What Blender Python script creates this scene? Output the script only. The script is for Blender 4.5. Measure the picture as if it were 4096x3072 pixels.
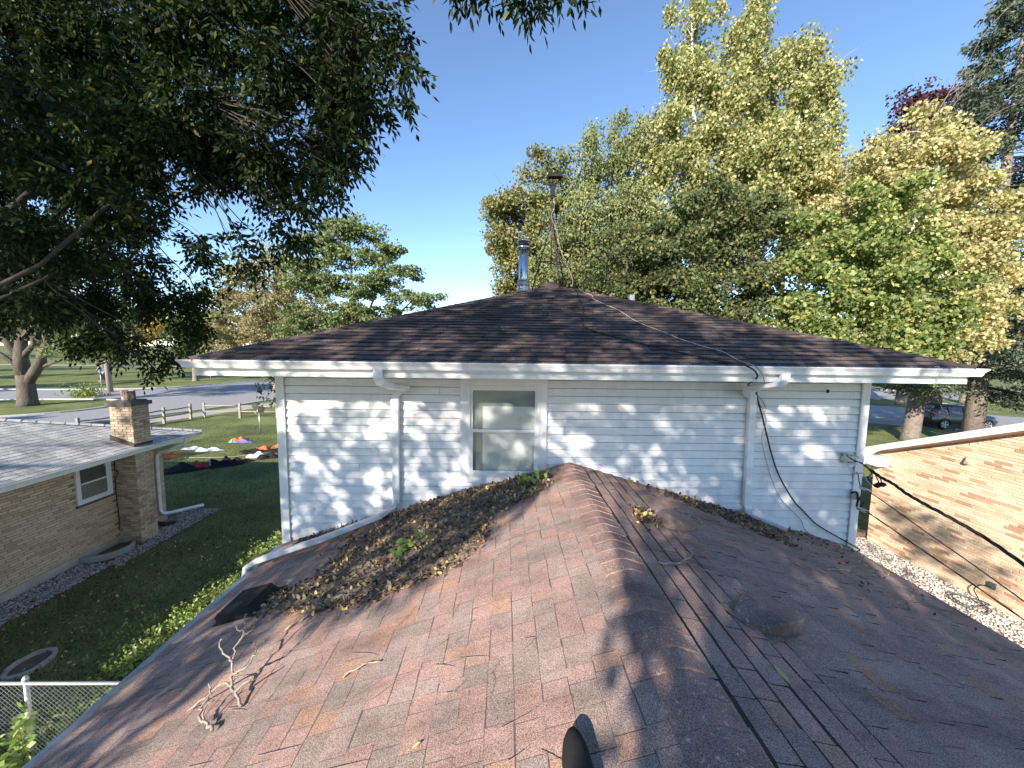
import bpy, bmesh, math, random
import numpy as np
from math import radians, sin, cos, tan, pi, atan2, sqrt
from mathutils import Vector, Matrix

for o in list(bpy.data.objects): bpy.data.objects.remove(o, do_unlink=True)
SC = bpy.context.scene
COL = SC.collection
random.seed(7); RNG = np.random.default_rng(11)

# ------------------------------------------------------------------ camera
F_PX = 385.0
CAM_POS = Vector((0, 0, 5.4))
PITCH, ROLL, YAW = radians(5.45), radians(0.72), radians(1.0)
fw = Vector((sin(YAW)*cos(PITCH), cos(YAW)*cos(PITCH), -sin(PITCH)))
r0 = Vector((cos(YAW), -sin(YAW), 0)); u0 = r0.cross(fw)
cr = r0*cos(ROLL) + u0*sin(ROLL); cu = u0*cos(ROLL) - r0*sin(ROLL)
cam_data = bpy.data.cameras.new('camera'); cam = bpy.data.objects.new('camera', cam_data); COL.objects.link(cam)
cam_data.sensor_width = 36.0; cam_data.lens = F_PX/1024*36.0
cam_data.clip_start = 0.05; cam_data.clip_end = 2000
cam.matrix_world = Matrix(((cr.x, cu.x, -fw.x, 0), (cr.y, cu.y, -fw.y, 0), (cr.z, cu.z, -fw.z, CAM_POS.z), (0, 0, 0, 1)))
SC.camera = cam

# ------------------------------------------------------------------ world, sun, exposure
SUN_EL = radians(23.2); TO_SUN = Vector((-0.515*cos(SUN_EL), -0.857*cos(SUN_EL), sin(SUN_EL)))
W = bpy.data.worlds.new('World'); SC.world = W; W.use_nodes = True
nt = W.node_tree; nt.nodes.clear()
sky = nt.nodes.new('ShaderNodeTexSky'); sky.sky_type = 'NISHITA'; sky.sun_disc = False
sky.sun_elevation = SUN_EL; sky.sun_rotation = atan2(TO_SUN.x, TO_SUN.y)
sky.air_density = 0.95; sky.dust_density = 0.0; sky.ozone_density = 3.0; sky.altitude = 1200
bg = nt.nodes.new('ShaderNodeBackground'); bg.inputs['Strength'].default_value = 0.13
wo = nt.nodes.new('ShaderNodeOutputWorld')
nt.links.new(sky.outputs[0], bg.inputs['Color']); nt.links.new(bg.outputs[0], wo.inputs['Surface'])
sl = bpy.data.lights.new('sun', 'SUN'); sl.energy = 4.7; sl.angle = radians(0.53); sl.color = (1.0, 0.91, 0.79)
so = bpy.data.objects.new('sun', sl); COL.objects.link(so)
so.rotation_euler = TO_SUN.to_track_quat('Z', 'Y').to_euler()
SC.view_settings.view_transform = 'Standard'; SC.view_settings.look = 'None'
SC.view_settings.gamma = 1.0; SC.view_settings.exposure = 1.25
try: SC.view_settings.use_curve_mapping = False
except Exception: pass
SC.render.engine = 'CYCLES'

# ------------------------------------------------------------------ helpers: properties
def tag(o, label=None, cat=None, group=None, kind=None):
    if label: o['label'] = label
    if cat: o['category'] = cat
    if group: o['group'] = group
    if kind: o['kind'] = kind
    return o

def empty(name, loc, label=None, cat=None, group=None):
    o = bpy.data.objects.new(name, None); COL.objects.link(o); o.location = loc
    o.empty_display_size = 0.2
    return tag(o, label, cat, group)

def link_mesh(name, me, mat, parent=None, kind=None):
    """mesh coordinates are world coordinates; parents are unrotated and unscaled"""
    o = bpy.data.objects.new(name, me); COL.objects.link(o)
    if mat is not None and not me.materials: me.materials.append(mat)
    if parent is not None:
        o.parent = parent
        o.matrix_parent_inverse = parent_world(parent).inverted()
    if kind: o['kind'] = kind
    return o

def parent_world(p):
    m = Matrix.Translation(p.location) @ p.rotation_euler.to_matrix().to_4x4() @ Matrix.Diagonal((*p.scale, 1))
    if p.parent: m = parent_world(p.parent) @ p.matrix_parent_inverse @ m
    return m

class MB:
    """collects polygons in world space"""
    def __init__(s): s.v = []; s.f = []; s.sm = []
    def add(s, vs, fs, smooth=False):
        n = len(s.v); s.v += [tuple(p) for p in vs]; s.f += [tuple(i+n for i in f) for f in fs]; s.sm += [smooth]*len(fs); return s
    def box(s, a, b, rot=None, ctr=None):
        x0, y0, z0 = a; x1, y1, z1 = b
        vs = [Vector(p) for p in ((x0,y0,z0),(x1,y0,z0),(x1,y1,z0),(x0,y1,z0),(x0,y0,z1),(x1,y0,z1),(x1,y1,z1),(x0,y1,z1))]
        if rot is not None:
            c = Vector(ctr) if ctr is not None else (Vector(a)+Vector(b))/2
            vs = [rot @ (p-c) + c for p in vs]
        return s.add(vs, [(0,3,2,1),(4,5,6,7),(0,1,5,4),(1,2,6,5),(2,3,7,6),(3,0,4,7)])
    def frame_box(s, O, U, V, N, u0, u1, v0, v1, n0, n1):
        vs = [O+U*u+V*v+N*n for n in (n0, n1) for (u, v) in ((u0,v0),(u1,v0),(u1,v1),(u0,v1))]
        return s.add(vs, [(0,3,2,1),(4,5,6,7),(0,1,5,4),(1,2,6,5),(2,3,7,6),(3,0,4,7)])
    def tube(s, pts, rads, k=6, cap=True, smooth=True):
        pts = [Vector(p) for p in pts]
        if not hasattr(rads, '__len__'): rads = [rads]*len(pts)
        prev = None; vs = []
        for i, p in enumerate(pts):
            d = (pts[min(i+1, len(pts)-1)] - pts[max(i-1, 0)])
            if d.length < 1e-9: d = Vector((0, 0, 1))
            d.normalize()
            if prev is None:
                a = d.orthogonal().normalized()
            else:
                a = prev - d*prev.dot(d)
                a = a.normalized() if a.length > 1e-6 else d.orthogonal().normalized()
            prev = a; b = d.cross(a)
            for j in range(k):
                t = 2*pi*j/k; vs.append(p + (a*cos(t)+b*sin(t))*rads[i])
        fs = [(i*k+j, i*k+(j+1)%k, (i+1)*k+(j+1)%k, (i+1)*k+j) for i in range(len(pts)-1) for j in range(k)]
        if cap: fs += [tuple(range(k-1, -1, -1)), tuple((len(pts)-1)*k+j for j in range(k))]
        return s.add(vs, fs, smooth)
    def rect_tube(s, pts, w, h, side=None):
        """rectangular pipe along pts; w along 'side', h across"""
        pts = [Vector(p) for p in pts]; vs = []
        for i, p in enumerate(pts):
            d = (pts[min(i+1, len(pts)-1)] - pts[max(i-1, 0)]).normalized()
            a = Vector(side) - d*Vector(side).dot(d); a.normalize(); b = d.cross(a)
            for (x, y) in ((-1,-.7),(-.8,-1),(.8,-1),(1,-.7),(1,.7),(.8,1),(-.8,1),(-1,.7)):
                vs.append(p + a*x*w/2 + b*y*h/2)
        k = 8
        fs = [(i*k+j, i*k+(j+1)%k, (i+1)*k+(j+1)%k, (i+1)*k+j) for i in range(len(pts)-1) for j in range(k)]
        fs += [tuple(range(k-1, -1, -1)), tuple((len(pts)-1)*k+j for j in range(k))]
        return s.add(vs, fs)
    def prism(s, poly, d):
        """extrude polygon (list of 3d points) by vector d"""
        n = len(poly); poly = [Vector(p) for p in poly]; d = Vector(d)
        vs = poly + [p+d for p in poly]
        return s.add(vs, [tuple(range(n-1, -1, -1)), tuple(range(n, 2*n))] + [(i, (i+1)%n, n+(i+1)%n, n+i) for i in range(n)])
    def mesh(s, name):
        me = bpy.data.meshes.new(name); me.from_pydata(s.v, [], s.f); me.update()
        if any(s.sm): me.polygons.foreach_set('use_smooth', s.sm)
        return me
    def build(s, name, mat, parent=None, kind=None, fix=True):
        me = s.mesh(name)
        if fix and len(s.f) < 60000:
            b = bmesh.new(); b.from_mesh(me); bmesh.ops.recalc_face_normals(b, faces=b.faces); b.to_mesh(me); b.free()
        return link_mesh(name, me, mat, parent, kind)

def np_mesh(name, V, Fq, mat, parent=None, kind=None, nside=4):
    """fast mesh from arrays: V (n,3), Fq (m,nside)"""
    me = bpy.data.meshes.new(name)
    V = np.asarray(V, np.float32); Fq = np.asarray(Fq, np.int32); m = len(Fq)
    me.vertices.add(len(V)); me.vertices.foreach_set('co', V.ravel())
    me.loops.add(m*nside); me.loops.foreach_set('vertex_index', Fq.ravel())
    me.polygons.add(m); me.polygons.foreach_set('loop_start', np.arange(m, dtype=np.int32)*nside)
    me.polygons.foreach_set('loop_total', np.full(m, nside, np.int32))
    me.update(calc_edges=True)
    return link_mesh(name, me, mat, parent, kind)

def smoothstep_pts(pts, n=4):
    """catmull-rom through pts"""
    P = [Vector(p) for p in pts]; P = [P[0]*2-P[1]] + P + [P[-1]*2-P[-2]]; out = []
    for i in range(1, len(P)-2):
        for j in range(n):
            t = j/n; a, b, c, d = P[i-1], P[i], P[i+1], P[i+2]
            out.append(0.5*((2*b)+(c-a)*t+(2*a-5*b+4*c-d)*t*t+(3*b-a-3*c+d)*t**3))
    out.append(P[-2]); return out

# ------------------------------------------------------------------ materials
MATS = {}
def newmat(name):
    m = bpy.data.materials.new(name); m.use_nodes = True; MATS[name] = m
    nt = m.node_tree; nt.nodes.clear()
    out = nt.nodes.new('ShaderNodeOutputMaterial'); p = nt.nodes.new('ShaderNodeBsdfPrincipled')
    nt.links.new(p.outputs[0], out.inputs[0])
    return m, nt, p, out
def N(nt, t, **kw):
    n = nt.nodes.new(t)
    for k, v in kw.items():
        if k.startswith('i_'): n.inputs[k[2:]].default_value = v
        else: setattr(n, k, v)
    return n
def noise(nt, scale, detail=4, rough=0.6, vec=None, dist=0.0):
    n = N(nt, 'ShaderNodeTexNoise'); n.inputs['Scale'].default_value = scale; n.inputs['Detail'].default_value = detail
    n.inputs['Roughness'].default_value = rough; n.inputs['Distortion'].default_value = dist
    if vec is not None: nt.links.new(vec, n.inputs['Vector'])
    return n.outputs['Fac']
def position(nt, scale=None):
    g = N(nt, 'ShaderNodeNewGeometry')
    if scale is None: return g.outputs['Position']
    m = N(nt, 'ShaderNodeVectorMath', operation='MULTIPLY'); m.inputs[1].default_value = scale
    nt.links.new(g.outputs['Position'], m.inputs[0]); return m.outputs[0]
def ramp(nt, fac, stops, interp='LINEAR'):
    r = N(nt, 'ShaderNodeValToRGB'); cr_ = r.color_ramp; cr_.interpolation = interp
    while len(cr_.elements) < len(stops): cr_.elements.new(0.5)
    for e, (p, c) in zip(cr_.elements, stops):
        e.position = p; e.color = (*c, 1) if len(c) == 3 else c
    nt.links.new(fac, r.inputs[0]); return r.outputs[0]
def mixc(nt, fac, a, b, mode='MIX'):
    m = N(nt, 'ShaderNodeMix', data_type='RGBA', blend_type=mode)
    for sock, v in ((m.inputs[0], fac), (m.inputs[6], a), (m.inputs[7], b)):
        if hasattr(v, 'is_linked') or hasattr(v, 'node'): nt.links.new(v, sock)
        elif isinstance(v, (int, float)): sock.default_value = v
        else: sock.default_value = (*v, 1)
    return m.outputs[2]
def math_(nt, op, a, b=None):
    m = N(nt, 'ShaderNodeMath', operation=op)
    for i, v in enumerate((a, b)):
        if v is None: continue
        if isinstance(v, (int, float)): m.inputs[i].default_value = v
        else: nt.links.new(v, m.inputs[i])
    return m.outputs[0]
def rnd(nt):
    o = N(nt, 'ShaderNodeObjectInfo').outputs['Random']; g = N(nt, 'ShaderNodeNewGeometry').outputs['Random Per Island']
    return math_(nt, 'FRACT', math_(nt, 'ADD', o, g))
def bump(nt, p, h, strength, dist=0.01):
    b = N(nt, 'ShaderNodeBump'); b.inputs['Strength'].default_value = strength; b.inputs['Distance'].default_value = dist
    nt.links.new(h, b.inputs['Height']); nt.links.new(b.outputs[0], p.inputs['Normal'])

def simple(name, c1, c2=None, scale=8, rough=0.7, metal=0.0, bmp=0.0, bscale=None, spec=0.4, vec=None, dist=0.01, sharp=(0.35, 0.65)):
    m, nt, p, out = newmat(name); pos = position(nt, vec)
    c2 = c2 or tuple(x*0.8 for x in c1)
    n = noise(nt, scale, 5, 0.65, pos)
    nt.links.new(ramp(nt, n, [(sharp[0], c1), (sharp[1], c2)]), p.inputs['Base Color'])
    p.inputs['Roughness'].default_value = rough; p.inputs['Metallic'].default_value = metal
    p.inputs['Specular IOR Level'].default_value = spec
    if bmp: bump(nt, p, noise(nt, bscale or scale*4, 4, 0.6, pos), bmp, dist)
    return m

def foliage(name, stops, rough=0.55, trans=0.32, tint=(1.15, 1.25, 0.6), spec=0.3):
    m, nt, p, out = newmat(name)
    col = ramp(nt, rnd(nt), stops)
    big = noise(nt, 0.7, 3, 0.6, position(nt))
    col = mixc(nt, 1.0, col, ramp(nt, big, [(0.3, (0.75,)*3), (0.7, (1.2,)*3)]), 'MULTIPLY')
    nt.links.new(col, p.inputs['Base Color']); p.inputs['Roughness'].default_value = rough
    p.inputs['Specular IOR Level'].default_value = spec
    t = N(nt, 'ShaderNodeBsdfTranslucent'); nt.links.new(mixc(nt, 1.0, col, tint, 'MULTIPLY'), t.inputs[0])
    mx = N(nt, 'ShaderNodeMixShader'); mx.inputs[0].default_value = trans
    nt.links.new(p.outputs[0], mx.inputs[1]); nt.links.new(t.outputs[0], mx.inputs[2]); nt.links.new(mx.outputs[0], out.inputs[0])
    return m

def shingle_mat(name, stops, gran=230, contrast=0.55, lichen=0.0, rough=0.95, dirt=0.3):
    m, nt, p, out = newmat(name); pos = position(nt)
    col = ramp(nt, rnd(nt), stops, 'CONSTANT')
    soft = noise(nt, 3.0, 4, 0.7, pos)
    col = mixc(nt, 1.0, col, ramp(nt, soft, [(0.3, (1-dirt,)*3), (0.7, (1+dirt*0.6,)*3)]), 'MULTIPLY')
    st = noise(nt, 1.0, 5, 0.65, position(nt, (0.7, 3.2, 0.7)))
    col = mixc(nt, 1.0, col, ramp(nt, st, [(0.33, (1-dirt*1.3,)*3), (0.5, (1,)*3), (0.68, (1+dirt*0.6,)*3)]), 'MULTIPLY')
    g = noise(nt, gran, 2, 0.8, pos)
    lo, hi = 1-contrast, 1+contrast
    col = mixc(nt, 1.0, col, ramp(nt, g, [(0.36, (lo,)*3), (0.5, (1,)*3), (0.62, (hi, hi*0.97, hi*0.94))]), 'MULTIPLY')
    if lichen:
        v = noise(nt, 38, 3, 0.7, pos); big = noise(nt, 1.6, 3, 0.6, pos)
        mask = math_(nt, 'MULTIPLY', ramp(nt, v, [(0.61, (0,)*3), (0.645, (1,)*3)]), ramp(nt, big, [(0.42, (0,)*3), (0.6, (lichen,)*3)]))
        col = mixc(nt, mask, col, (0.44, 0.43, 0.38))
    nt.links.new(col, p.inputs['Base Color']); p.inputs['Roughness'].default_value = rough
    p.inputs['Specular IOR Level'].default_value = 0.2
    bump(nt, p, g, 0.5, 0.004)
    return m

def brick_mat(name, stops, rough=0.85, grain=60):
    m, nt, p, out = newmat(name); pos = position(nt)
    col = ramp(nt, rnd(nt), stops, 'CONSTANT')
    n = noise(nt, grain, 4, 0.7, position(nt, (1, 1, 3)))
    col = mixc(nt, 1.0, col, ramp(nt, n, [(0.3, (0.84,)*3), (0.7, (1.12,)*3)]), 'MULTIPLY')
    n2 = noise(nt, 1.3, 4, 0.6, pos)
    col = mixc(nt, 1.0, col, ramp(nt, n2, [(0.3, (0.88, 0.87, 0.86)), (0.65, (1.05,)*3)]), 'MULTIPLY')
    nt.links.new(col, p.inputs['Base Color']); p.inputs['Roughness'].default_value = rough
    bump(nt, p, n, 0.3, 0.004); return m

def siding_mat():
    m, nt, p, out = newmat('white_vinyl_siding')
    a = noise(nt, 2.2, 5, 0.65, position(nt, (0.6, 1, 9))); c = noise(nt, 1.0, 5, 0.7, position(nt, (5, 1, 1.1))); d = noise(nt, 26, 3, 0.6, position(nt, (0.35, 1, 5)))
    col = ramp(nt, a, [(0.35, (0.77, 0.77, 0.775)), (0.65, (0.69, 0.695, 0.70))])
    col = mixc(nt, 1.0, col, ramp(nt, c, [(0.30, (0.86, 0.85, 0.83)), (0.52, (1, 1, 1))]), 'MULTIPLY')
    col = mixc(nt, 1.0, col, ramp(nt, d, [(0.35, (0.94,)*3), (0.6, (1.02,)*3)]), 'MULTIPLY')
    nt.links.new(col, p.inputs['Base Color']); p.inputs['Roughness'].default_value = 0.5
    bump(nt, p, d, 0.35, 0.004); return m
M_SIDING = siding_mat()
_unused = (lambda *a, **k: None)('plain', (0.80, 0.81, 0.82), (0.70, 0.715, 0.73), 2.2, 0.45, bmp=0.12, bscale=30, vec=(0.6, 1, 9), dist=0.004)
M_TRIM = simple('white_painted_trim', (0.77, 0.77, 0.77), (0.67, 0.67, 0.66), 6, 0.4, bmp=0.05)
M_GUTTER = simple('white_gutter_metal', (0.78, 0.785, 0.79), (0.57, 0.565, 0.55), 5, 0.4, bmp=0.04, vec=(1, 1, 2.2), sharp=(0.45, 0.8))
M_GUTTER_DIRTY = simple('weathered_gutter_metal', (0.74, 0.74, 0.73), (0.55, 0.54, 0.51), 9, 0.42, bmp=0.05, vec=(1, 1, 2))
M_LEAFGUARD = simple('dark_gutter_mesh', (0.06, 0.06, 0.065), (0.20, 0.20, 0.21), 50, 0.7, 0.3, sharp=(0.45, 0.7))
M_BACKWALL = simple('grey_sheathing', (0.16, 0.16, 0.165), None, 5, 0.9)
M_ROOF_UP = shingle_mat('dark_brown_shingle', [(0, (0.115,0.082,0.073)), (0.25, (0.155,0.108,0.095)), (0.5, (0.098,0.074,0.068)), (0.7, (0.18,0.125,0.107)), (0.88, (0.135,0.098,0.092))], 60, 0.35, dirt=0.25)
M_ROOF_LOW = shingle_mat('faded_pink_brown_shingle', [(0, (0.335,0.222,0.19)), (0.22, (0.31,0.23,0.20)), (0.44, (0.285,0.215,0.187)), (0.60, (0.35,0.226,0.19)), (0.74, (0.32,0.235,0.203)), (0.90, (0.36,0.226,0.165)), (0.96, (0.26,0.205,0.18))], 190, 0.62, lichen=0.35, dirt=0.25)
M_RIDGE_LOW = shingle_mat('lichened_ridge_shingle', [(0, (0.285,0.19,0.165)), (0.5, (0.26,0.178,0.155)), (0.8, (0.30,0.198,0.165))], 190, 0.6, lichen=0.95, dirt=0.25)
M_ROOF_GREY = shingle_mat('pale_grey_shingle', [(0, (0.50,0.49,0.475)), (0.35, (0.55,0.54,0.52)), (0.65, (0.45,0.44,0.43)), (0.85, (0.58,0.565,0.54))], 40, 0.25, dirt=0.3)
M_CAP_GREY = shingle_mat('light_grey_hip_shingle', [(0, (0.66,0.65,0.63)), (0.5, (0.60,0.59,0.57))], 40, 0.2)
M_ROOF_BROWN = shingle_mat('brown_gable_shingle', [(0, (0.12,0.095,0.08)), (0.5, (0.15,0.115,0.10))], 60, 0.3)
M_EDGE = simple('asphalt_edge_and_gap_shade', (0.022, 0.02, 0.02), (0.04, 0.036, 0.034), 30, 0.95)  # bare butt edges; also paints the shadow line along each course
M_EDGE_SOFT = simple('faded_edge_and_gap_shade', (0.15, 0.11, 0.095), (0.09, 0.07, 0.062), 30, 0.95)  # paler edges; also paints the shadow line on thin shingles
M_DECK = simple('roof_felt', (0.05, 0.045, 0.042), None, 20, 0.95)
M_BRICK_R = brick_mat('tan_and_russet_brick', [(0, (0.72,0.56,0.39)), (0.25, (0.66,0.49,0.33)), (0.48, (0.76,0.60,0.43)), (0.72, (0.46,0.28,0.175)), (0.82, (0.54,0.345,0.22)), (0.90, (0.70,0.54,0.37))])
M_BRICK_L = brick_mat('buff_yellow_brick', [(0, (0.56,0.445,0.295)), (0.3, (0.60,0.48,0.325)), (0.6, (0.52,0.41,0.27)), (0.85, (0.45,0.35,0.225))])
M_BRICK_C = brick_mat('tan_chimney_brick', [(0, (0.47,0.37,0.255)), (0.3, (0.52,0.42,0.30)), (0.55, (0.40,0.30,0.20)), (0.75, (0.31,0.225,0.15)), (0.9, (0.50,0.40,0.28))])
M_MORTAR_L = simple('brown_mortar', (0.20, 0.165, 0.125), (0.26, 0.21, 0.16), 12, 0.95)
M_MORTAR_R = simple('tan_mortar', (0.62, 0.52, 0.40), (0.54, 0.45, 0.34), 12, 0.95)
M_BROWNWOOD = simple('brown_soffit_board', (0.19, 0.105, 0.065), (0.26, 0.15, 0.09), 8, 0.6)
M_CONCRETE = simple('grey_concrete', (0.42, 0.40, 0.37), (0.30, 0.285, 0.265), 3, 0.9, bmp=0.2, bscale=40)
M_CAPSTONE = simple('dark_mossy_capstone', (0.075, 0.07, 0.06), (0.15, 0.135, 0.115), 14, 0.95, bmp=0.5)
M_RUST = simple('rusty_painted_steel', (0.48, 0.44, 0.41), (0.22, 0.09, 0.05), 9, 0.7, 0.2, vec=(1, 1, 0.35), sharp=(0.45, 0.55))
M_STEEL = simple('polished_stainless_steel', (0.70, 0.71, 0.72), (0.5, 0.5, 0.51), 30, 0.28, 1.0)
M_GALV = simple('galvanised_steel', (0.52, 0.53, 0.53), (0.42, 0.43, 0.43), 20, 0.42, 0.7)
M_BLACK = simple('matte_black_plastic', (0.018, 0.018, 0.020), (0.028, 0.027, 0.028), 12, 0.8, spec=0.15)
M_RUBBER = simple('black_rubber', (0.018, 0.018, 0.018), None, 12, 0.7)
M_DARKMETAL = simple('dark_weathered_metal', (0.045, 0.04, 0.038), (0.09, 0.06, 0.05), 15, 0.6, 0.4)
M_WIRE_TAN = simple('faded_tan_cable', (0.42, 0.36, 0.31), None, 15, 0.7)
M_BARK = simple('grey_brown_bark', (0.15, 0.12, 0.095), (0.27, 0.23, 0.19), 6, 0.95, bmp=0.8, bscale=18, vec=(1, 1, 0.3), dist=0.03)
M_BARK_DARK = simple('dark_bark', (0.035, 0.03, 0.025), (0.065, 0.055, 0.047), 8, 0.95, bmp=0.6, bscale=20, vec=(1, 1, 0.3), dist=0.02)
M_BARK_SPRUCE = simple('scaly_spruce_bark', (0.13, 0.105, 0.09), (0.25, 0.21, 0.18), 7, 0.95, bmp=0.9, bscale=16, dist=0.04)
M_BIRCH = simple('white_birch_bark', (0.78, 0.75, 0.70), (0.30, 0.27, 0.24), 5, 0.7, vec=(1, 1, 0.7), sharp=(0.55, 0.68))
M_TWIG = simple('weathered_dead_twig', (0.42, 0.36, 0.29), (0.20, 0.165, 0.13), 24, 0.9, bmp=0.6, bscale=120)
M_ASPHALT = simple('grey_asphalt', (0.30, 0.295, 0.30), (0.25, 0.245, 0.255), 1.5, 0.9, bmp=0.2, bscale=60)
M_KERB = simple('pale_concrete_kerb', (0.50, 0.48, 0.45), (0.40, 0.38, 0.36), 3, 0.9)
M_GLASSDARK = simple('dark_window_glass', (0.06, 0.065, 0.065), (0.09, 0.095, 0.095), 2, 0.06, spec=0.9)
M_SCREEN = simple('grey_insect_screen', (0.15, 0.145, 0.135), (0.19, 0.185, 0.17), 5, 0.55)
M_BLIND = simple('pale_roller_blind', (0.84, 0.86, 0.85), (0.79, 0.81, 0.80), 2, 0.8)
M_ROOMDARK = simple('shaded_room_interior', (0.42, 0.45, 0.44), None, 2, 0.9)
M_WOODRAIL = simple('silvered_split_rail', (0.36, 0.32, 0.27), (0.22, 0.19, 0.155), 8, 0.9, bmp=0.4, vec=(1, 1, 3))
M_STUMP = simple('bare_soil', (0.10, 0.075, 0.055), (0.15, 0.115, 0.085), 6, 0.95, bmp=0.5, bscale=30)
M_OUTLET = simple('grey_plastic_box', (0.10, 0.105, 0.11), None, 10, 0.5)

def glass_mat():
    m, nt, p, out = newmat('clear_window_glass')
    tr = N(nt, 'ShaderNodeBsdfTransparent'); tr.inputs[0].default_value = (0.95, 0.97, 0.96, 1)
    gl = N(nt, 'ShaderNodeBsdfGlossy'); gl.inputs['Roughness'].default_value = 0.03
    fr = N(nt, 'ShaderNodeFresnel'); fr.inputs[0].default_value = 1.5
    mx = N(nt, 'ShaderNodeMixShader'); nt.links.new(math_(nt, 'ADD', fr.outputs[0], 0.03), mx.inputs[0])
    nt.links.new(tr.outputs[0], mx.inputs[1]); nt.links.new(gl.outputs[0], mx.inputs[2]); nt.links.new(mx.outputs[0], out.inputs[0])
    return m
M_GLASS = glass_mat()

def grass_mat():
    m, nt, p, out = newmat('lawn'); pos = position(nt)
    a = noise(nt, 0.35, 5, 0.6, pos); b = noise(nt, 9, 4, 0.7, pos); c = noise(nt, 60, 2, 0.6, pos)
    col = ramp(nt, a, [(0.25, (0.115,0.095,0.055)), (0.42, (0.13,0.155,0.06)), (0.55, (0.19,0.21,0.08)), (0.7, (0.25,0.245,0.10))])
    col = mixc(nt, 1.0, col, ramp(nt, b, [(0.3, (0.7,)*3), (0.7, (1.3,)*3)]), 'MULTIPLY')
    col = mixc(nt, 1.0, col, ramp(nt, c, [(0.3, (0.75,)*3), (0.7, (1.25,)*3)]), 'MULTIPLY')
    nt.links.new(col, p.inputs['Base Color']); p.inputs['Roughness'].default_value = 0.9; p.inputs['Specular IOR Level'].default_value = 0.1
    bump(nt, p, c, 0.8, 0.03); return m
M_GRASS = grass_mat()
F_BLADE = foliage('grass_blades', [(0, (0.065,0.09,0.04)), (0.5, (0.105,0.135,0.055)), (0.9, (0.18,0.19,0.09)), (1, (0.26,0.22,0.12))], 0.6, 0.35)
F_WEED = foliage('weed_leaves', [(0, (0.14,0.22,0.06)), (0.5, (0.25,0.34,0.11)), (1, (0.42,0.46,0.20))], 0.5, 0.35)
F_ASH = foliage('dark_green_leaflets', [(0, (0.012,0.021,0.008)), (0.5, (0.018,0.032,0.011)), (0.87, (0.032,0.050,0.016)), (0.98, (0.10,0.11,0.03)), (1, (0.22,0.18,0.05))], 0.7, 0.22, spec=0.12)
F_BIRCH = foliage('yellowing_birch_leaves', [(0, (0.16,0.19,0.08)), (0.35, (0.27,0.30,0.12)), (0.65, (0.40,0.41,0.18)), (0.88, (0.56,0.51,0.24)), (1, (0.66,0.54,0.27))], 0.5, 0.38, (1.2, 1.15, 0.6))
F_BIRCH_GOLD = foliage('golden_birch_leaves', [(0, (0.20,0.23,0.09)), (0.3, (0.35,0.35,0.15)), (0.6, (0.53,0.48,0.23)), (0.85, (0.63,0.54,0.29)), (1, (0.66,0.50,0.27))], 0.5, 0.38, (1.2, 1.1, 0.6))
F_CEDAR = foliage('cedar_green_leaves', [(0, (0.12,0.15,0.06)), (0.5, (0.21,0.24,0.10)), (1, (0.33,0.34,0.15))], 0.6, 0.25)
F_MAPLE = foliage('maple_green_leaves', [(0, (0.06,0.08,0.035)), (0.5, (0.10,0.125,0.05)), (0.88, (0.17,0.19,0.07)), (1, (0.36,0.31,0.10))], 0.5, 0.3)
F_TINTED = foliage('orange_tinted_leaves', [(0, (0.12,0.15,0.06)), (0.55, (0.21,0.235,0.09)), (0.88, (0.32,0.29,0.12)), (1, (0.45,0.17,0.08))], 0.5, 0.3)
F_LIME = foliage('bright_green_leaves', [(0, (0.11,0.15,0.05)), (0.5, (0.20,0.26,0.085)), (0.8, (0.33,0.37,0.13)), (1, (0.56,0.50,0.17))], 0.5, 0.4, (1.1, 1.2, 0.5))
F_TAN = foliage('thin_tan_leaves', [(0, (0.20,0.185,0.10)), (0.5, (0.32,0.29,0.16)), (1, (0.44,0.37,0.22))], 0.6, 0.3)
F_GREEN = foliage('layered_green_leaves', [(0, (0.10,0.135,0.055)), (0.5, (0.17,0.21,0.085)), (1, (0.27,0.31,0.135))], 0.55, 0.3)
F_PURPLE = foliage('purple_maple_leaves', [(0, (0.045,0.015,0.022)), (0.7, (0.09,0.03,0.035)), (1, (0.16,0.06,0.05))], 0.5, 0.25, (1.2, 0.8, 0.8))
F_SPRUCE = foliage('spruce_needles', [(0, (0.04,0.055,0.035)), (0.5, (0.085,0.11,0.07)), (1, (0.17,0.195,0.125))], 0.6, 0.12)
F_YELLOWTREE = foliage('yellow_orange_leaves', [(0, (0.35,0.26,0.07)), (0.6, (0.48,0.33,0.09)), (1, (0.42,0.19,0.07))], 0.5, 0.35)
F_FAR = foliage('distant_green_leaves', [(0, (0.06,0.09,0.035)), (0.6, (0.10,0.135,0.05)), (1, (0.17,0.18,0.07))], 0.6, 0.3)
F_LITTER = foliage('dry_brown_leaves', [(0, (0.05,0.03,0.022)), (0.35, (0.13,0.08,0.055)), (0.65, (0.30,0.195,0.125)), (0.86, (0.48,0.34,0.18)), (1, (0.68,0.53,0.16))], 0.85, 0.05, (1.1, 0.9, 0.6))
F_YLEAF = foliage('fallen_yellow_leaf', [(0, (0.62,0.50,0.14)), (0.6, (0.55,0.46,0.18)), (1, (0.42,0.40,0.20))], 0.6, 0.2)
F_VINE = foliage('green_vine_leaf', [(0, (0.20,0.34,0.07)), (1, (0.36,0.48,0.14))], 0.5, 0.35)

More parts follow.
